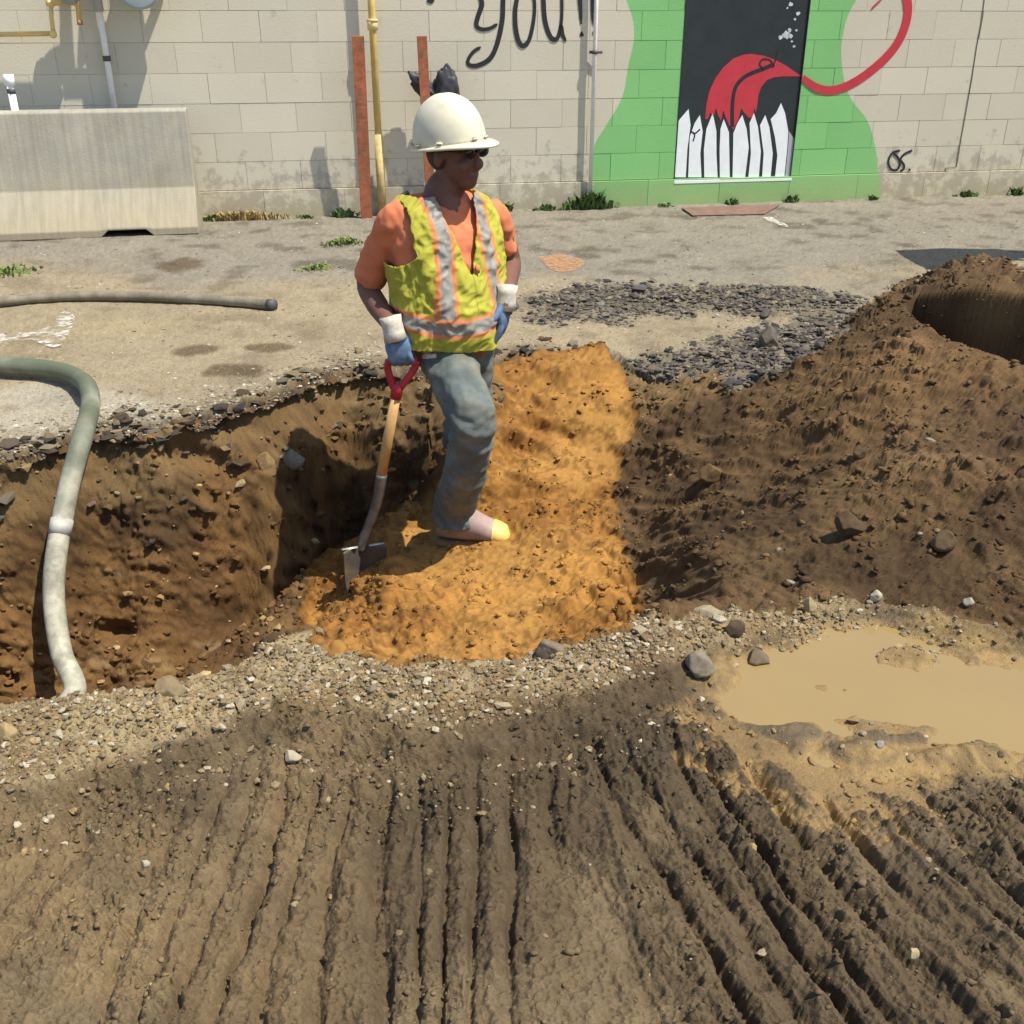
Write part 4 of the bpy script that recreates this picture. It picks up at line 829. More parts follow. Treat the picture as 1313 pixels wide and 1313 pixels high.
decal('white_paint_mark', [(20, 432), (60, 420), (80, 402), (96, 408), (86, 432), (70, 446), (40, 436)], spray('white_spray', (.66, .63, .56), 13, .46, .70), 'white sprayed paint mark on the asphalt left of the hose end')
decal('white_paint_mark', [(-30, 436), (0, 428), (40, 426), (48, 434), (10, 440), (-30, 444)], spray('white_spray2', (.66, .63, .56), 13, .46, .70), 'white sprayed streak at the left frame edge on the asphalt')
decal('white_paint_mark', [(978, 279), (990, 280), (1010, 290), (1004, 291), (985, 284)], spray('white_spray3', (.62, .58, .50), 40, .40, .62), 'thin slanting white mark on the asphalt under the door')
pl0 = [atZ(*p, 0) for p in [(874, 268), (1000, 264), (980, 276), (888, 278)]]
bm = bmesh.new(); vs = [bm.verts.new((p.x, p.y, .006)) for p in pl0]; f = bm.faces.new(vs[::-1]); r = bmesh.ops.extrude_face_region(bm, geom=[f]); bmesh.ops.translate(bm, verts=[v for v in r['geom'] if isinstance(v, bmesh.types.BMVert)], vec=(0, 0, .006))
tag(link('iron_plate', from_bm('iron_plate', bm), mat('rusty_plate', (.17, .10, .07), .8, nscale=12, namt=.3), smooth=False), 'low rusty red brown iron plate on the asphalt below the black door', 'plate')

# ------------------------------------------------------------------ weeds
leaf = mat('weed_green', (.075, .13, .03), .6, nscale=20, namt=.3); leaf2 = mat('yellow_weed', (.15, .19, .05), .6, nscale=20, namt=.3); dry = mat('dry_grass', (.32, .23, .09), .8, nscale=20, namt=.3)
def weed(px, py, w_, h_, label, seed, m=leaf, n=90, on_wall=True, broad=.5):
    r_ = random.Random(seed); p = wpw(px, py, .07) if on_wall else atZ(px, py, 0); p.z = groundz(p.x, p.y); V = []; Fc = []
    for k in range(n):
        u_ = r_.gauss(0, .45)*w_/2; bx = Vector((WD[0]*u_, WD[1]*u_, 0))+Vector((0, r_.uniform(-.05, .02) if on_wall else r_.gauss(0, .3)*w_*.6, 0)); L = h_*r_.uniform(.4, 1)*max(.3, 1-abs(u_)/w_)
        th = r_.uniform(0, 6.28); out = Vector((math.cos(th), math.sin(th)*.8, 0))*r_.uniform(.15, .8)*L; ww = r_.uniform(.006, .014)*(1+broad); sd = Vector((-math.sin(th), math.cos(th), 0))*ww; o = len(V)
        V += [bx-sd*.4, bx+sd*.4, bx+out*.5+Vector((0, 0, L*.6))+sd, bx+out*.5+Vector((0, 0, L*.6))-sd, bx+out+Vector((0, 0, L*r_.uniform(.6, 1)))]; Fc += [(o, o+1, o+2, o+3), (o+3, o+2, o+4)]
    o = link('weed', mesh('weed', V, Fc), m, smooth=False); o.location = p; tag(o, label, 'weed', 'weeds growing along the wall foot and cracks'); return o
weed(757, 266, .38, .20, 'largest green weed clump at the foot of the white conduit', 1, n=200)
weed(700, 268, .22, .07, 'low green weeds between the worker and the conduit', 2, n=60)
weed(650, 262, .10, .10, 'small dark weed tuft just right of the worker\'s shoulder', 3, n=40)
weed(442, 276, .22, .09, 'low weeds at the foot of the leaning rusty post', 4, n=70)
weed(310, 277, .70, .10, 'straw coloured dry grass along the wall right of the barrier', 5, m=dry, n=420, broad=-.3)
weed(272, 288, .12, .07, 'small green weed at the end of the barrier', 6, n=50)
weed(936, 262, .16, .07, 'thin weed below the picket mural on the door', 7, n=40)
weed(1015, 260, .14, .09, 'small weed at the green wall below the door corner', 8, n=50)
weed(1118, 252, .10, .06, 'tiny weed where the green paint ends', 9, n=25)
weed(1240, 248, .20, .07, 'green weed at the wall foot under the crack', 10, n=60)
weed(1303, 247, .16, .09, 'green weed at the right frame edge by the wall', 11, n=50)
weed(850, 264, .14, .05, 'sparse weed left of the iron plate', 12, n=25)
weed(392, 274, .20, .05, 'sparse weed in the post shadow', 13, n=30)
weed(440, 312, .26, .05, 'bright grass patch on the asphalt in front of the leaning post', 14, m=leaf2, n=260, on_wall=False, broad=0)
weed(408, 344, .22, .035, 'thin yellow green grass along an asphalt crack left of the worker', 15, m=leaf2, n=120, on_wall=False, broad=0)
weed(8, 350, .36, .05, 'green grass tuft on the asphalt at the left edge below the barrier', 16, m=leaf2, n=220, on_wall=False, broad=0)
#@@P2_END
# ------------------------------------------------------------------ the worker
def remesh(name, mb, vox, m, parent, sm=6, fold=None):
    o = link(name+'_tmp', mesh(name, mb.v, mb.f)); r_ = o.modifiers.new('r', 'REMESH'); r_.mode = 'VOXEL'; r_.voxel_size = vox
    s_ = o.modifiers.new('s', 'SMOOTH'); s_.iterations = sm; s_.factor = .5
    dg = bpy.context.evaluated_depsgraph_get(); me = bpy.data.meshes.new_from_object(o.evaluated_get(dg)); me.name = name; bpy.data.objects.remove(o)
    me.materials.clear()
    if fold is not None:
        nn = [v.normal.copy() for v in me.vertices]
        for v, n_ in zip(me.vertices, nn): v.co += n_*fold(v.co)
        me.update()
    return link(name, me, m, parent)
def limb(P, rads, n=18, sub=5, hint=(0, 1, 0)):
    Q = catmull(P, sub); k = np.linspace(0, len(rads)-1, len(Q)); rr = [(np.interp(q_, range(len(rads)), [(r_[0] if hasattr(r_, '__len__') else r_) for r_ in rads]), np.interp(q_, range(len(rads)), [(r_[1] if hasattr(r_, '__len__') else r_) for r_ in rads])) for q_ in k]
    return tube(Q, rr, n, True, hint=hint)
worker = empty('person', (0, 0, 0)); tag(worker, 'person in white hard hat and lime safety vest standing on orange sand with a shovel', 'person')
FY = R(36); fdir = Vector((math.sin(FY), -math.cos(FY), 0)); ldir = Vector((-fdir.y, fdir.x, 0)); UP = Vector((0, 0, 1))
TY = 3.70; shp = atY(568, 246, TY); hem = atY(571, 440, TY)
skin = mat('tanned_skin', (.15, .068, .045), .65, nscale=30, namt=.12); shirt_m = mat('orange_shirt', (.58, .175, .075), .85, nscale=12, namt=.12, bscale=50, bamt=.15)
jean = mat('dusty_denim', (.105, .125, .115), .9, nscale=10, namt=.3, c2=(.17, .165, .125), cscale=7, bscale=220, bamt=.3)
lime = mat('lime_mesh_fabric', (.36, .34, .035), .8, nscale=10, namt=.12, bscale=300, bamt=.3); org = mat('orange_trim', (.58, .20, .07), .8, nscale=12, namt=.1); silv = mat('reflective_tape', (.235, .222, .19), .55, nscale=25, namt=.2)
blue = mat('blue_rubber', (.09, .16, .26), .6, nscale=25, namt=.25, c2=(.16, .22, .28), cscale=20); cuffm = mat('knit_cuff', (.52, .47, .38), .9, nscale=60, namt=.25)
hatm = mat('worn_white_shell', (.62, .575, .43), .42, nscale=14, namt=.08, c2=(.50, .43, .26), cscale=22, cthr=(.58, .8)); hair = mat('grey_brown_hair', (.05, .045, .03), .8)
TH = shp.z-hem.z
# profile of the trunk: fraction up from hem, half width, half depth, forward offset
TP = [(-.16, .165, .125, -.01), (0, .185, .150, .02), (.15, .190, .158, .025), (.32, .192, .155, .02), (.50, .198, .148, .01), (.66, .205, .138, .0), (.76, .208, .125, -.005), (.85, .200, .108, -.015), (.91, .172, .094, -.02), (.98, .112, .078, -.02), (1.03, .075, .068, -.01)]
def trunk(th, t_, off=0.):
    rx, ry, fo = [np.interp(t_, [p[0] for p in TP], [p[k] for p in TP]) for k in (1, 2, 3)]
    rx += off; ry += off; cx = math.sin(th); cy = math.cos(th); e = .86
    lx = rx*math.copysign(abs(cx)**e, cx); ly = ry*math.copysign(abs(cy)**e, cy)+fo
    base = hem.lerp(shp, t_); return base+ldir*lx+fdir*ly+UP*off*max(0, (t_-.8)*3), lx, ly
def trunk_mesh(off, t0=-.16, t1=1.03, n=48, m=36):
    V = []; Fc = []
    for i in range(m+1):
        for k in range(n): V.append(tuple(trunk(2*math.pi*k/n, t0+(t1-t0)*i/m, off)[0]))
    for i in range(m):
        for k in range(n): Fc.append((i*n+k, i*n+(k+1) % n, (i+1)*n+(k+1) % n, (i+1)*n+k))
    Fc += [tuple(range(n-1, -1, -1)), tuple(m*n+k for k in range(n))]; return V, Fc
# joints
HD = R(52); hf = Vector((math.sin(HD), -math.cos(HD), 0)); hl = Vector((-hf.y, hf.x, 0))
Hc = atY(584, 192, 3.69)
Rs = atY(509, 280, 3.62); Re = atY(471, 362, 3.74); Rw = atY(503, 420, 3.50)
Ls = atY(630, 276, 3.81); Le = atY(654, 336, 3.90); Lw = atY(648, 382, 3.63)
def surf(px, py): h_ = hit(px, py); return Vector((h_.x, h_.y, groundz(h_.x, h_.y)))
heel = surf(588, 690); heel.z -= .012
Ra = heel+Vector((-.01, .01, .105)); Rk = atY(608, 533, 3.36); Rh = atY(558, 437, 3.72)
Lh = atY(598, 436, 3.82); La = Vector((heel.x+.0, heel.y+.30, 0)); La.z = groundz(La.x, La.y)+.10; Lk = (Lh+La)/2+Vector((.03, -.05, .0))
# body: one continuous skin
bd = MB().add(trunk_mesh(-.022, -.1))
HM = Matrix((hl, hf, UP)).transposed(); HM = HM @ Matrix.Rotation(R(-4), 3, 'X')
def hp_(x_, y_, z_): return tuple(Hc+HM @ Vector((x_, y_, z_)))
def hb(x_, y_, z_, r_): bd.add(ball(hp_(x_, y_, z_), r_, 20, 14, HM))
hb(0, -.01, .02, (.076, .094, .100)); hb(0, .025, -.045, (.062, .068, .075)); hb(0, .055, -.095, (.036, .036, .030)); hb(0, .078, .012, (.050, .020, .018)); hb(0, .100, -.035, (.014, .018, .020))
hb(0, .092, -.012, (.010, .016, .030)); hb(0, .085, -.070, (.026, .014, .008)); hb(0, .083, -.083, (.022, .013, .008)); hb(.038, .068, -.04, (.022, .022, .022)); hb(-.038, .068, -.04, (.022, .022, .022))
for s_ in (-1, 1): hb(s_*.078, -.010, -.022, (.010, .020, .032))
bd.add(limb([Hc+Vector((0, 0, -.02))-hf*.02, Hc+Vector((0, 0, -.10))-hf*.02, shp+Vector((0, 0, .0)), shp+Vector((0, 0, -.08))], [.056, .058, .066, .08]))
bd.add(limb([Rs, Rs.lerp(Re, .5)+Vector((-.01, .01, 0)), Re, Re.lerp(Rw, .45)+Vector((-.005, 0, -.01)), Rw, Rw+Vector((.01, -.005, -.05))], [.046, .044, .040, .040, .029, .026]))
bd.add(limb([Ls, Ls.lerp(Le, .5), Le, Le.lerp(Lw, .45), Lw, Lw+Vector((0, -.01, -.06))], [.056, .050, .042, .040, .029, .026]))
bd.add(limb([Rh, Rh.lerp(Rk, .5), Rk, Rk.lerp(Ra, .5), Ra], [.07, .065, .055, .05, .04])); bd.add(limb([Lh, Lh.lerp(Lk, .5), Lk, Lk.lerp(La, .5), La], [.07, .065, .055, .05, .04]))
remesh('body', bd, .0055, skin, worker, 4)
# hair, glasses
MB().add(ball(hp_(0, -.03, -.01), (.080, .080, .075), 20, 14, HM)).build('hair', hair, worker)
gl = MB()
for s_ in (-1, 1): gl.add(ball(hp_(s_*.034, .094, .006), (.030, .010, .020), 16, 10, HM)); gl.add(tube([hp_(s_*.064, .085, .010), hp_(s_*.082, .03, .008), hp_(s_*.082, -.02, .0)], .004, 8))
gl.add(tube([hp_(-.01, .102, .010), hp_(.01, .102, .010)], .005, 8)); 
gl.build('glasses', mat('dark_lens', (.012, .012, .014), .15), worker)
# hard hat
hat = empty('hard_hat', (0, 0, 0)); hat.parent = worker
Hh = atY(577, 185, 3.69); M2 = Matrix((hl, hf, UP)).transposed() @ Matrix.Rotation(R(7), 3, 'X') @ Matrix.Rotation(R(-3), 3, 'Y')
V = []; Fc = []; n, m_ = 64, 26
for i in range(m_+1):
    p_ = (math.pi/2)*i/m_
    for k in range(n):
        a = 2*math.pi*k/n; rx, ry, rz = .110, .138, .162; ex = math.sin(p_)**.90; zz = rz*math.cos(p_)**.92 if i < m_ else 0
        X0 = rx*ex*math.cos(a); Y0 = ry*ex*math.sin(a); ridge = .0055*math.exp(-(X0/.016)**2)*(Y0 > -.13)*math.sin(p_)**.3*(1-i/m_)**.4+.003*math.exp(-((abs(X0)-.05)/.010)**2)*(1-i/m_)
        V.append(Hh+M2 @ Vector((X0, Y0, zz+ridge)))
for i in range(m_):
    for k in range(n): Fc.append((i*n+k, i*n+(k+1) % n, (i+1)*n+(k+1) % n, (i+1)*n+k))
sh_ = link('shell', mesh('shell', V, Fc), hatm, hat); so_ = sh_.modifiers.new('s', 'SOLIDIFY'); so_.thickness = .004
V = []; Fc = []
for k in range(n):
    a = 2*math.pi*k/n; c_, s_ = math.cos(a), math.sin(a); pk = max(0, s_)**3
    for (dr, dzz) in [(-.003, .006), (.010+.022*pk, .001-.002*pk), (.013+.042*pk, -.004-.012*pk+.010*pk*abs(c_)), (.012+.041*pk, -.008-.012*pk), (.0, -.005), (-.006, .0)]:
        V.append(Hh+M2 @ Vector(((.110+dr*(.8 if pk > .1 else 1))*c_, (.138+dr)*s_, dzz)))
for k in range(n):
    for j in range(6): Fc.append((k*6+j, k*6+(j+1) % 6, ((k+1) % n)*6+(j+1) % 6, ((k+1) % n)*6+j))
link('brim', mesh('brim', V, Fc), hatm, hat)
for a in [20, 75, 105, 160, 200, 250, 290, 340, 315, 225]:
    c_, s_ = math.cos(R(a)), math.sin(R(a)); bm = bmesh.new(); add_box(bm, (0, 0, 0), (.008, .026, .012), bev=.004); bmesh.ops.transform(bm, matrix=Matrix.Translation(Hh+M2 @ Vector((.115*c_, .144*s_, .013))) @ (M2 @ Matrix.Rotation(R(a), 3, 'Z')).to_4x4(), verts=bm.verts[:])
    link('strap_slot', from_bm('strap_slot', bm), hatm, hat)
# shirt (trunk and both sleeves in one)
sb = MB().add(trunk_mesh(-.004, .03, .985))
sdR = (Re-Rs); sdL = (Le-Ls)
sb.add(limb([Rs+Vector((.08, .04, .0)), Rs, Rs+sdR*.4, Rs+sdR*.92], [.053, .060, .063, (.072, .060)])); sb.add(limb([Ls+Vector((-.06, -.02, -.02)), Ls, Ls+sdL*.4, Ls+sdL*.74], [.056, .060, .057, .054]))
def sfold(c): return .016*(.22-abs(noise.noise(Vector((c.x*9+c.z*5, c.y*9, c.z*13)))))+.004*noise.noise(Vector((c.x*14, c.y*14, c.z*30)))+.004*noise.noise(Vector((c.x*40+c.z*20, c.y*40, c.z*18)))
remesh('shirt', sb, .007, shirt_m, worker, 5, sfold)
# safety vest: open V front, tape stripes, armholes
n, m_ = 400, 290; V = []; info = []; Vt = []
for i in range(m_+1):
    t_ = .065+i/m_*.95
    for k in range(n):
        th = 2*math.pi*k/n-math.pi; 
        fo = .010*math.sin(th*5+t_*7)*(1-t_)*1.0+.008*noise.noise(Vector((math.sin(th)*3, math.cos(th)*3, t_*5+math.sin(th)*2)))*1.5+.006*noise.noise(Vector((math.sin(th)*2+t_*9, math.cos(th)*2, t_*14-math.sin(th)*8)))
        cr_ = noise.noise(Vector((math.sin(th)*4+t_*3, math.cos(th)*4, t_*9))); fo += .016*(.28-abs(cr_))+.010*(.25-abs(noise.noise(Vector((math.sin(th)*7-t_*6, math.cos(th)*7, t_*16)))))
        fo += .014*math.exp(-((t_-.02)/.10)**2)*math.sin(th*4+1)
        sag = .05*math.exp(-(th/.9)**2)*math.exp(-((t_-.28)/.2)**2)
        p, lx, ly = trunk(th, t_, .016+fo*.9+sag*.35); q = p-UP*(.020*max(0, 1-t_*1.3)*math.cos(th-.4)**2)
        V.append(tuple(q)); info.append((lx, ly, t_, th))
fcs = []; mi = []
for i in range(m_):
    for k in range(n):
        ids = (i*n+k, i*n+(k+1) % n, (i+1)*n+(k+1) % n, (i+1)*n+k); lx, ly, t_, th = info[ids[0]]
        if t_ > .97: continue
        front = abs(th) < math.pi/2
        vt = max(0, (t_-.53))/.43
        if front and t_ > .53 and abs(lx+.0) < .006+.072*vt**.9: continue
        if not front and t_ > .93 and abs(lx) < .07: continue
        if abs(lx) > .178-.01*max(0, t_-.8)/.2 and t_ > .58+.12*((abs(abs(th)-1.57))/.9)**2: continue
        band = .27+.045*math.cos(th+.3)*1.0*(-1)+.012*math.sin(th*3)
        db = t_-band; s_ = 0
        if abs(db) < .038: s_ = 2
        elif abs(db) < .066: s_ = 1
        if s_ == 0 and (t_ > band):
            xx = .098+.012*math.sin(t_*6); dx = abs(abs(lx)-xx)
            if dx < .022: s_ = 2
            elif dx < .036: s_ = 1
        if front and s_ == 0 and abs(lx-.0) < .005 and t_ < .53: s_ = 3
        fcs.append(ids); mi.append(s_)
me = mesh('vest', V, fcs)
bm_ = bmesh.new(); bm_.from_mesh(me)
for _ in range(10):
    nw = {}
    for v in bm_.verts:
        be = [e.other_vert(v).co for e in v.link_edges if e.is_boundary]
        if len(be) == 2: nw[v] = v.co*.5+(be[0]+be[1])*.25
    for v, c_ in nw.items(): v.co = c_
bm_.to_mesh(me); bm_.free()

for mm in (lime, org, silv, mat('vest_seam', (.25, .26, .04), .9)): me.materials.append(mm)
me.polygons.foreach_set('material_index', mi); vo_ = link('vest', me, None, worker); so_ = vo_.modifiers.new('s', 'SOLIDIFY'); so_.thickness = .005; so_.offset = 1
# vest clasp hanging at the neck opening
cl_, _, _ = trunk(.06, .56, .032); bm = bmesh.new(); add_box(bm, cl_, (.018, .012, .03), bev=.003); link('zip_pull', from_bm('zip_pull', bm), org, worker)
# jeans
pb_ = MB(); hipc = (Rh+Lh)/2+Vector((0, 0, .02))
pb_.add(limb([hipc+UP*.13, hipc+UP*.02, hipc-UP*.06], [(.165, .13), (.175, .14), (.14, .12)], hint=tuple(ldir)))
pb_.add(limb([Rh+UP*.05, Rh.lerp(Rk, .4)+UP*.015, Rk.lerp(Rh, .16)+Vector((0, 0, .0)), Rk+Vector((-.004, .018, -.028)), Rk.lerp(Ra, .3)+Vector((.004, -.005, 0)), Rk.lerp(Ra, .6), Ra+UP*.06, Ra-UP*.025], [.098, .099, .088, .080, .078, .080, .084, .088], sub=8))
pb_.add(limb([Lh+UP*.03, Lh.lerp(Lk, .45), Lk, Lk.lerp(La, .5), La+UP*.0], [.108, .096, .082, .078, .076]))
kd = (Rk-Rh).normalized()
def jf(c):
    fold = 0
    ax = (Ra-Rk).normalized(); s_ = (c-Rk).dot(ax); 
    if (c-Rk.lerp(Ra, max(0, min(1, s_/.4)))).length < .2:
        fold += .007*math.sin(s_*75+4*noise.noise(c*6))*math.exp(-((s_-.05)/.10)**2)+.009*math.sin(s_*85+5*noise.noise(c*7))*math.exp(-((s_-.36)/.07)**2)
    s2 = (c-Rh).dot(kd); fold += .008*math.sin(s2*60+5*noise.noise(c*5))*math.exp(-((s2-.02)/.09)**2)
    return fold+.014*(.22-abs(noise.noise(Vector((c.x*9, c.y*9, c.z*15+c.x*8)))))+.003*noise.noise(c*16)+.004*noise.noise(c*38)
remesh('jeans', pb_, .0062, jean, worker, 12, jf)
# white rag at the belt
rp = atY(556, 455, 3.54); MB().add(blob(tuple(rp), (.040, .02, .011), 9, Matrix.Rotation(-.12, 3, 'Y'), .4)).build('shirt_tail', mat('white_rag', (.6, .58, .52), .85), worker)
# boots
def boot(an, fd, nm='boot'):
    fd = Vector(fd).normalized(); sd = Vector((-fd.y, fd.x, 0)).normalized(); g = an-UP*.105; bt = empty(nm, (0, 0, 0)); bt.parent = worker
    rubber = mat('dusty_pink_rubber', (.31, .225, .195), .65, nscale=20, namt=.2) if 'dusty_pink_rubber' not in bpy.data.materials else bpy.data.materials['dusty_pink_rubber']
    yel_ = mat('yellow_toe', (.72, .52, .14), .5, nscale=20, namt=.15) if 'yellow_toe' not in bpy.data.materials else bpy.data.materials['yellow_toe']
    secs = [(-.075, .022, .030, .048), (-.055, .042, .055, .066), (-.01, .048, .068, .076), (.045, .050, .066, .074), (.09, .052, .054, .063), (.135, .055, .042, .050), (.175, .052, .036, .044), (.205, .040, .030, .038), (.218, .014, .014, .024)]
    def part(a0, a1, off=0):
        V = []; Fc = []; nn = 20; xs = np.linspace(a0, a1, 14)
        for x_ in xs:
            w_, h_, z_ = [np.interp(x_, [s[0] for s in secs], [s[k] for s in secs]) for k in (1, 2, 3)]
            for k in range(nn):
                a = 2*math.pi*k/nn; zz = (z_+h_*math.sin(a))*1.12; zz = max(zz, .008)
                V.append(tuple(g+fd*x_+sd*(w_*1.08+off)*math.cos(a)+UP*(zz+off*math.sin(a)+.006)))
        for i in range(len(xs)-1):
            for k in range(nn): Fc.append((i*nn+k, i*nn+(k+1) % nn, (i+1)*nn+(k+1) % nn, (i+1)*nn+k))
        Fc += [tuple(range(nn)), tuple((len(xs)-1)*nn+k for k in range(nn))]; return V, Fc
    MB().add(part(-.075, .165)).build('boot_upper', rubber, bt); MB().add(part(.155, .218, .002)).build('toe_cap', yel_, bt)
    MB().add(tube([an-UP*.05, an+UP*.02, an+UP*.1], [.052, .050, .05], 18)).build('boot_shaft', rubber, bt)
    V = []; pts = [(-.08, .03), (-.05, .042), (.03, .036), (.1, .048), (.16, .052), (.205, .038), (.225, .012)]; L_ = [(a_, b_) for a_, b_ in pts]+[(a_, -b_) for a_, b_ in pts[::-1]]
    bm = bmesh.new(); vs = [bm.verts.new(g+fd*a_+sd*b_+UP*-.004) for a_, b_ in L_]; f = bm.faces.new(vs); r = bmesh.ops.extrude_face_region(bm, geom=[f]); bmesh.ops.translate(bm, verts=[v for v in r['geom'] if isinstance(v, bmesh.types.BMVert)], vec=(0, 0, .02)); link('sole', from_bm('sole', bm), mat('boot_sole', (.20, .13, .08), .8) if 'boot_sole' not in bpy.data.materials else bpy.data.materials['boot_sole'], bt, smooth=False)
boot(Ra-Vector((.0, 0, .0)), (1, -.16, 0)); boot(La, (.05, -1, 0))
# gloves
def glove(wr, d, n_, s_, curls, fa, label=None):
    d = Vector(d).normalized(); n_ = Vector(n_); n_ = (n_-d*n_.dot(d)).normalized(); s_ = Vector(s_); s_ = (s_-d*s_.dot(d)-n_*s_.dot(n_)).normalized()
    Mh = Matrix((s_, d, n_)).transposed(); g = MB(); g.add(ball(tuple(wr+d*.058), (.047, .058, .022), 20, 14, Mh)); g.add(ball(tuple(wr+d*.03+s_*.02+n_*.008), (.026, .036, .020), 16, 10, Mh)); g.add(tube([wr-d*.01, wr+d*.03], [(.034, .030), (.036, .026)], 16, hint=tuple(s_)))
    for k, (o_, L) in enumerate([(.033, .92), (.011, 1.04), (-.012, 1.0), (-.033, .80)]):
        p = wr+d*.098+s_*o_; pts = [wr+d*.07+s_*o_*.9, p]; an = 0
        for j, sl_ in enumerate((.042, .028, .022)):
            an += curls[j]*(1+.06*(k-1.5)); dr = d*math.cos(an)+n_*math.sin(an); p = p+dr*sl_*L; pts.append(p)
        g.add(limb(pts, [.0125, .0125, .0118, .0110, .0095], 12, 4)); g.add(ball(tuple(pts[-1]), (.0095,)*3, 10, 8))
    t0 = wr+d*.022+s_*.030+n_*.008; td = (s_*fa[0]+d*fa[1]+n_*fa[2]).normalized(); t1 = t0+td*.042; t2 = t1+(td*.6+n_*.5+d*.35).normalized()*.034
    g.add(limb([t0-td*.01, t0, t1, t2], [.016, .0155, .0135, .011], 12, 4)); g.add(ball(tuple(t2), (.011,)*3, 10, 8))
    o = remesh('glove', g, .0032, blue, worker, 3); MB().add(tube([wr-d*.055, wr-d*.03, wr+d*.0, wr+d*.03], [.040, .037, .038, .043], 20)).build('glove_cuff', cuffm, o); return o
gd_ = Vector((.22, -.10, -1)); glove(Rw+Vector((.005, 0, -.015)), gd_, (.1, 1, -.1), (1, -.1, .2), (R(55), R(70), R(55)), (.55, .7, .35))
glove(Lw+Vector((0, 0, -.01)), (-.12, -.05, -1), (-.9, .2, 0), (0, -1, 0), (R(20), R(30), R(25)), (.6, .8, .3))
# ------------------------------------------------------------------ shovel
Gd = gd_.normalized(); G = Rw+Vector((.005, 0, -.015))+Gd*.112+Vector((.0, .026, 0)); bt_ = surf(470, 738)
shv = empty('shovel', tuple(bt_)); tag(shv, 'round point shovel with red handle stuck in the orange sand', 'shovel')
def sy(py): return G.y+(bt_.y-.0-G.y)*(py-462)/(738-462)
sp = lambda px, py: atY(px, py, sy(py))-shv.location
Gl = G-shv.location; wood = mat('ash_wood', (.56, .33, .12), .55, nscale=25, namt=.15); redp = mat('red_plastic', (.42, .025, .035), .45); steel = mat('worn_steel', (.20, .20, .19), .45, .6, nscale=20, namt=.3, c2=(.12, .10, .08), cscale=8); darks = mat('dark_socket', (.10, .095, .085), .5, .5, nscale=20, namt=.3)
gx = Vector((1, -.05, .0)).normalized()
MB().add(tube([Gl-gx*.052, Gl+gx*.052], .016, 14)).build('grip', redp, shv)
fk = sp(509, 497)
for s_ in (-1, 1): MB().add(tube(catmull([Gl+gx*s_*.050, Gl+gx*s_*.046+(fk-Gl)*.35, fk+gx*s_*.012], 6), .0135, 12)).build('handle_fork', redp, shv)
MB().add(tube([fk-(fk-Gl)*.15, fk, sp(507.5, 510)], [.018, .021, .0215], 14)).build('handle_socket', redp, shv)
MB().add(tube([sp(508, 505), sp(498, 560), sp(488.5, 613)], [.0185, .0195, .0195], 14)).build('shaft', wood, shv)
MB().add(tube(catmull([sp(489.5, 608), sp(486, 632), sp(481, 652), sp(473, 674), sp(465, 694), sp(463, 704)], 6), [.0215]*12+[.020]*6+[.019]*13, 14)).build('blade_socket', steel, shv)
bt0 = sp(464, 698); ax = (Vector((0, 0, 0))-bt0); ax = Vector((.02, -.10, -1)).normalized(); wd_ = Vector((.93, .36, 0)); wd_ = (wd_-ax*wd_.dot(ax)).normalized(); nn_ = ax.cross(wd_).normalized()
if nn_.y > 0: nn_ = -nn_
V = []; Fc = []; nu, nv = 24, 24
for j in range(nv+1):
    v = j/nv; hw = .086*(1-max(0, (v-.45)/.55)**2.1) if v < 1 else .0
    for i in range(nu+1):
        u = i/nu*2-1; dd = .040*u*u+.012*(v-.5)**2*4-.016*math.exp(-(u/.22)**2)*(1-v); V.append(bt0+wd_*hw*u+ax*(.285*v)+nn_*dd)
for j in range(nv):
    for i in range(nu): a = j*(nu+1)+i; Fc.append((a, a+1, a+nu+2, a+nu+1))
bl = link('blade', mesh('blade', V, Fc), mat('dirty_steel', (.11, .10, .085), .5, .4, nscale=20, namt=.3, c2=(.16, .12, .07), cscale=14), shv); s_ = bl.modifiers.new('s', 'SOLIDIFY'); s_.thickness = .0025
for s_ in (-1, 1):
    bm = bmesh.new(); add_box(bm, (0, 0, 0), (.062, .016, .005), bev=.001); c_ = bt0+wd_*s_*.054+nn_*.022; bmesh.ops.transform(bm, matrix=Matrix.Translation(c_) @ Matrix((wd_, nn_, -ax)).transposed().to_4x4(), verts=bm.verts[:]); link('foot_step', from_bm('foot_step', bm), mat('bright_steel', (.6, .6, .58), .35, .5) if s_ < 0 else bpy.data.materials['bright_steel'], shv)

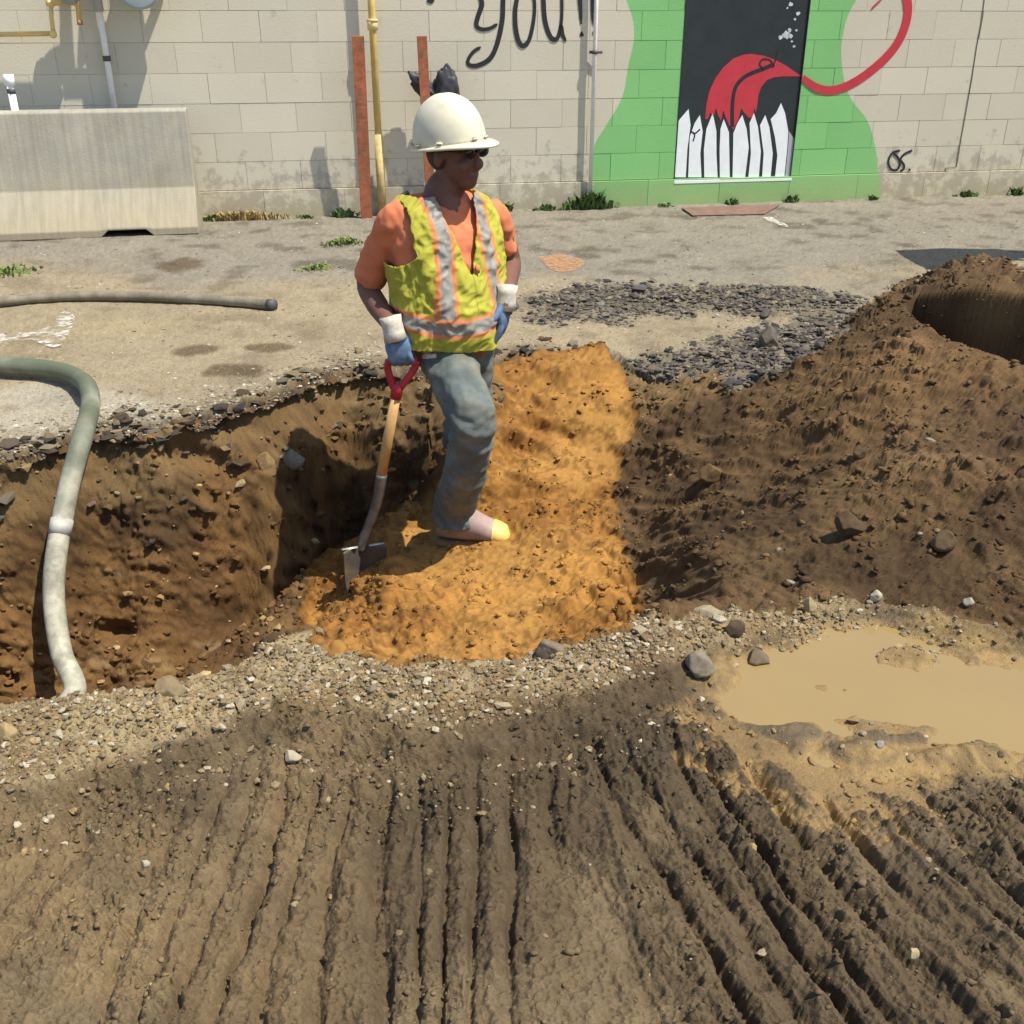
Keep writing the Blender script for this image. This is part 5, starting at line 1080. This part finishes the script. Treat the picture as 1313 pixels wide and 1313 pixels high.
# ------------------------------------------------------------------ unseen digger added outside the frame so its bucket throws the long shadow
ex = empty('shadow_excavator', (7.35, 5.6, 0)); tag(ex, 'yellow tracked digger added out of view at right to throw the long shadow', 'shadow_excavator')
ey = mat('excavator_yellow', (.60, .36, .04), .4, nscale=6, namt=.1); eb = mat('excavator_black', (.03, .03, .03), .6); egl = mat('cab_glass', (.05, .07, .08), .08); bs = mat('bucket_steel', (.14, .12, .10), .6, .4, nscale=10, namt=.3)
def exbox(name, c, s, m, par=ex, bev=.03, rot=None):
    bm = bmesh.new(); add_box(bm, (0, 0, 0), s, rot, bev); bmesh.ops.translate(bm, verts=bm.verts[:], vec=c); return link(name, from_bm(name, bm), m, par)
for s_ in (-1, 1):
    bm = bmesh.new(); prof = [(-1.5+.0, .32)]+[(-1.45-.32*math.sin(q), .34-.32*math.cos(q)) for q in np.linspace(math.pi, 0, 8)]+[(1.45+.32*math.sin(q), .34-.32*math.cos(q)) for q in np.linspace(0, math.pi, 8)]
    vs = [bm.verts.new((a_, s_*.85-.22, z_)) for a_, z_ in prof[1:]]; f = bm.faces.new(vs); r = bmesh.ops.extrude_face_region(bm, geom=[f]); bmesh.ops.translate(bm, verts=[v for v in r['geom'] if isinstance(v, bmesh.types.BMVert)], vec=(0, .44, 0)); link('track', from_bm('track', bm), eb, ex, smooth=False)
exbox('chassis', (0, 0, .55), (1.9, 1.5, .35), eb); exbox('engine_house', (.75, 0, 1.15), (1.7, 2.0, .85), ey, bev=.08); exbox('cab', (-.6, -.55, 1.55), (1.25, .9, 1.6), ey, bev=.08); exbox('cab_window', (-.62, -1.005, 1.85), (.95, .02, .75), egl, bev=.005); exbox('windscreen', (-1.232, -.55, 1.85), (.02, .75, .8), egl, bev=.005)
MB().add(tube(catmull([(-.5, .25, 1.2), (-1.3, .35, 2.6), (-2.2, .45, 3.3), (-2.75, .5, 3.2)], 8), [(.12, .20)]*25, 8, hint=(0, 1, 0))).build('boom', ey, ex, smooth=False)
MB().add(tube([(-2.65, .5, 3.45), (-2.9, .5, 3.0), (-3.15, .5, 2.15)], [(.09, .14), (.09, .15), (.07, .10)], 8, hint=(0, 1, 0))).build('dipper_arm', ey, ex, smooth=False)
bm = bmesh.new(); pr = [(-3.05, 2.25), (-3.45, 2.3), (-3.85, 2.05), (-3.95, 1.75), (-3.72, 1.6), (-3.68, 1.64), (-3.88, 1.78), (-3.80, 2.0), (-3.45, 2.22), (-3.07, 2.18)]
vs = [bm.verts.new((a_, -.0, z_)) for a_, z_ in pr]; f = bm.faces.new(vs); r = bmesh.ops.extrude_face_region(bm, geom=[f]); bmesh.ops.translate(bm, verts=[v for v in r['geom'] if isinstance(v, bmesh.types.BMVert)], vec=(0, .85, 0))
for yy in (0, .82):
    vs = [bm.verts.new((a_, yy, z_)) for a_, z_ in [(-3.05, 2.22), (-3.45, 2.27), (-3.85, 2.03), (-3.93, 1.76), (-3.70, 1.62)]]; f = bm.faces.new(vs); r = bmesh.ops.extrude_face_region(bm, geom=[f]); bmesh.ops.translate(bm, verts=[v for v in r['geom'] if isinstance(v, bmesh.types.BMVert)], vec=(0, .03, 0))
bk = link('bucket', from_bm('bucket', bm), bs, ex, smooth=False)
for k in range(4):
    bm = bmesh.new(); add_box(bm, (-3.64, .06+k*.24, 1.60), (.16, .05, .04)); link('bucket_tooth', from_bm('bucket_tooth', bm), bs, bk, smooth=False)
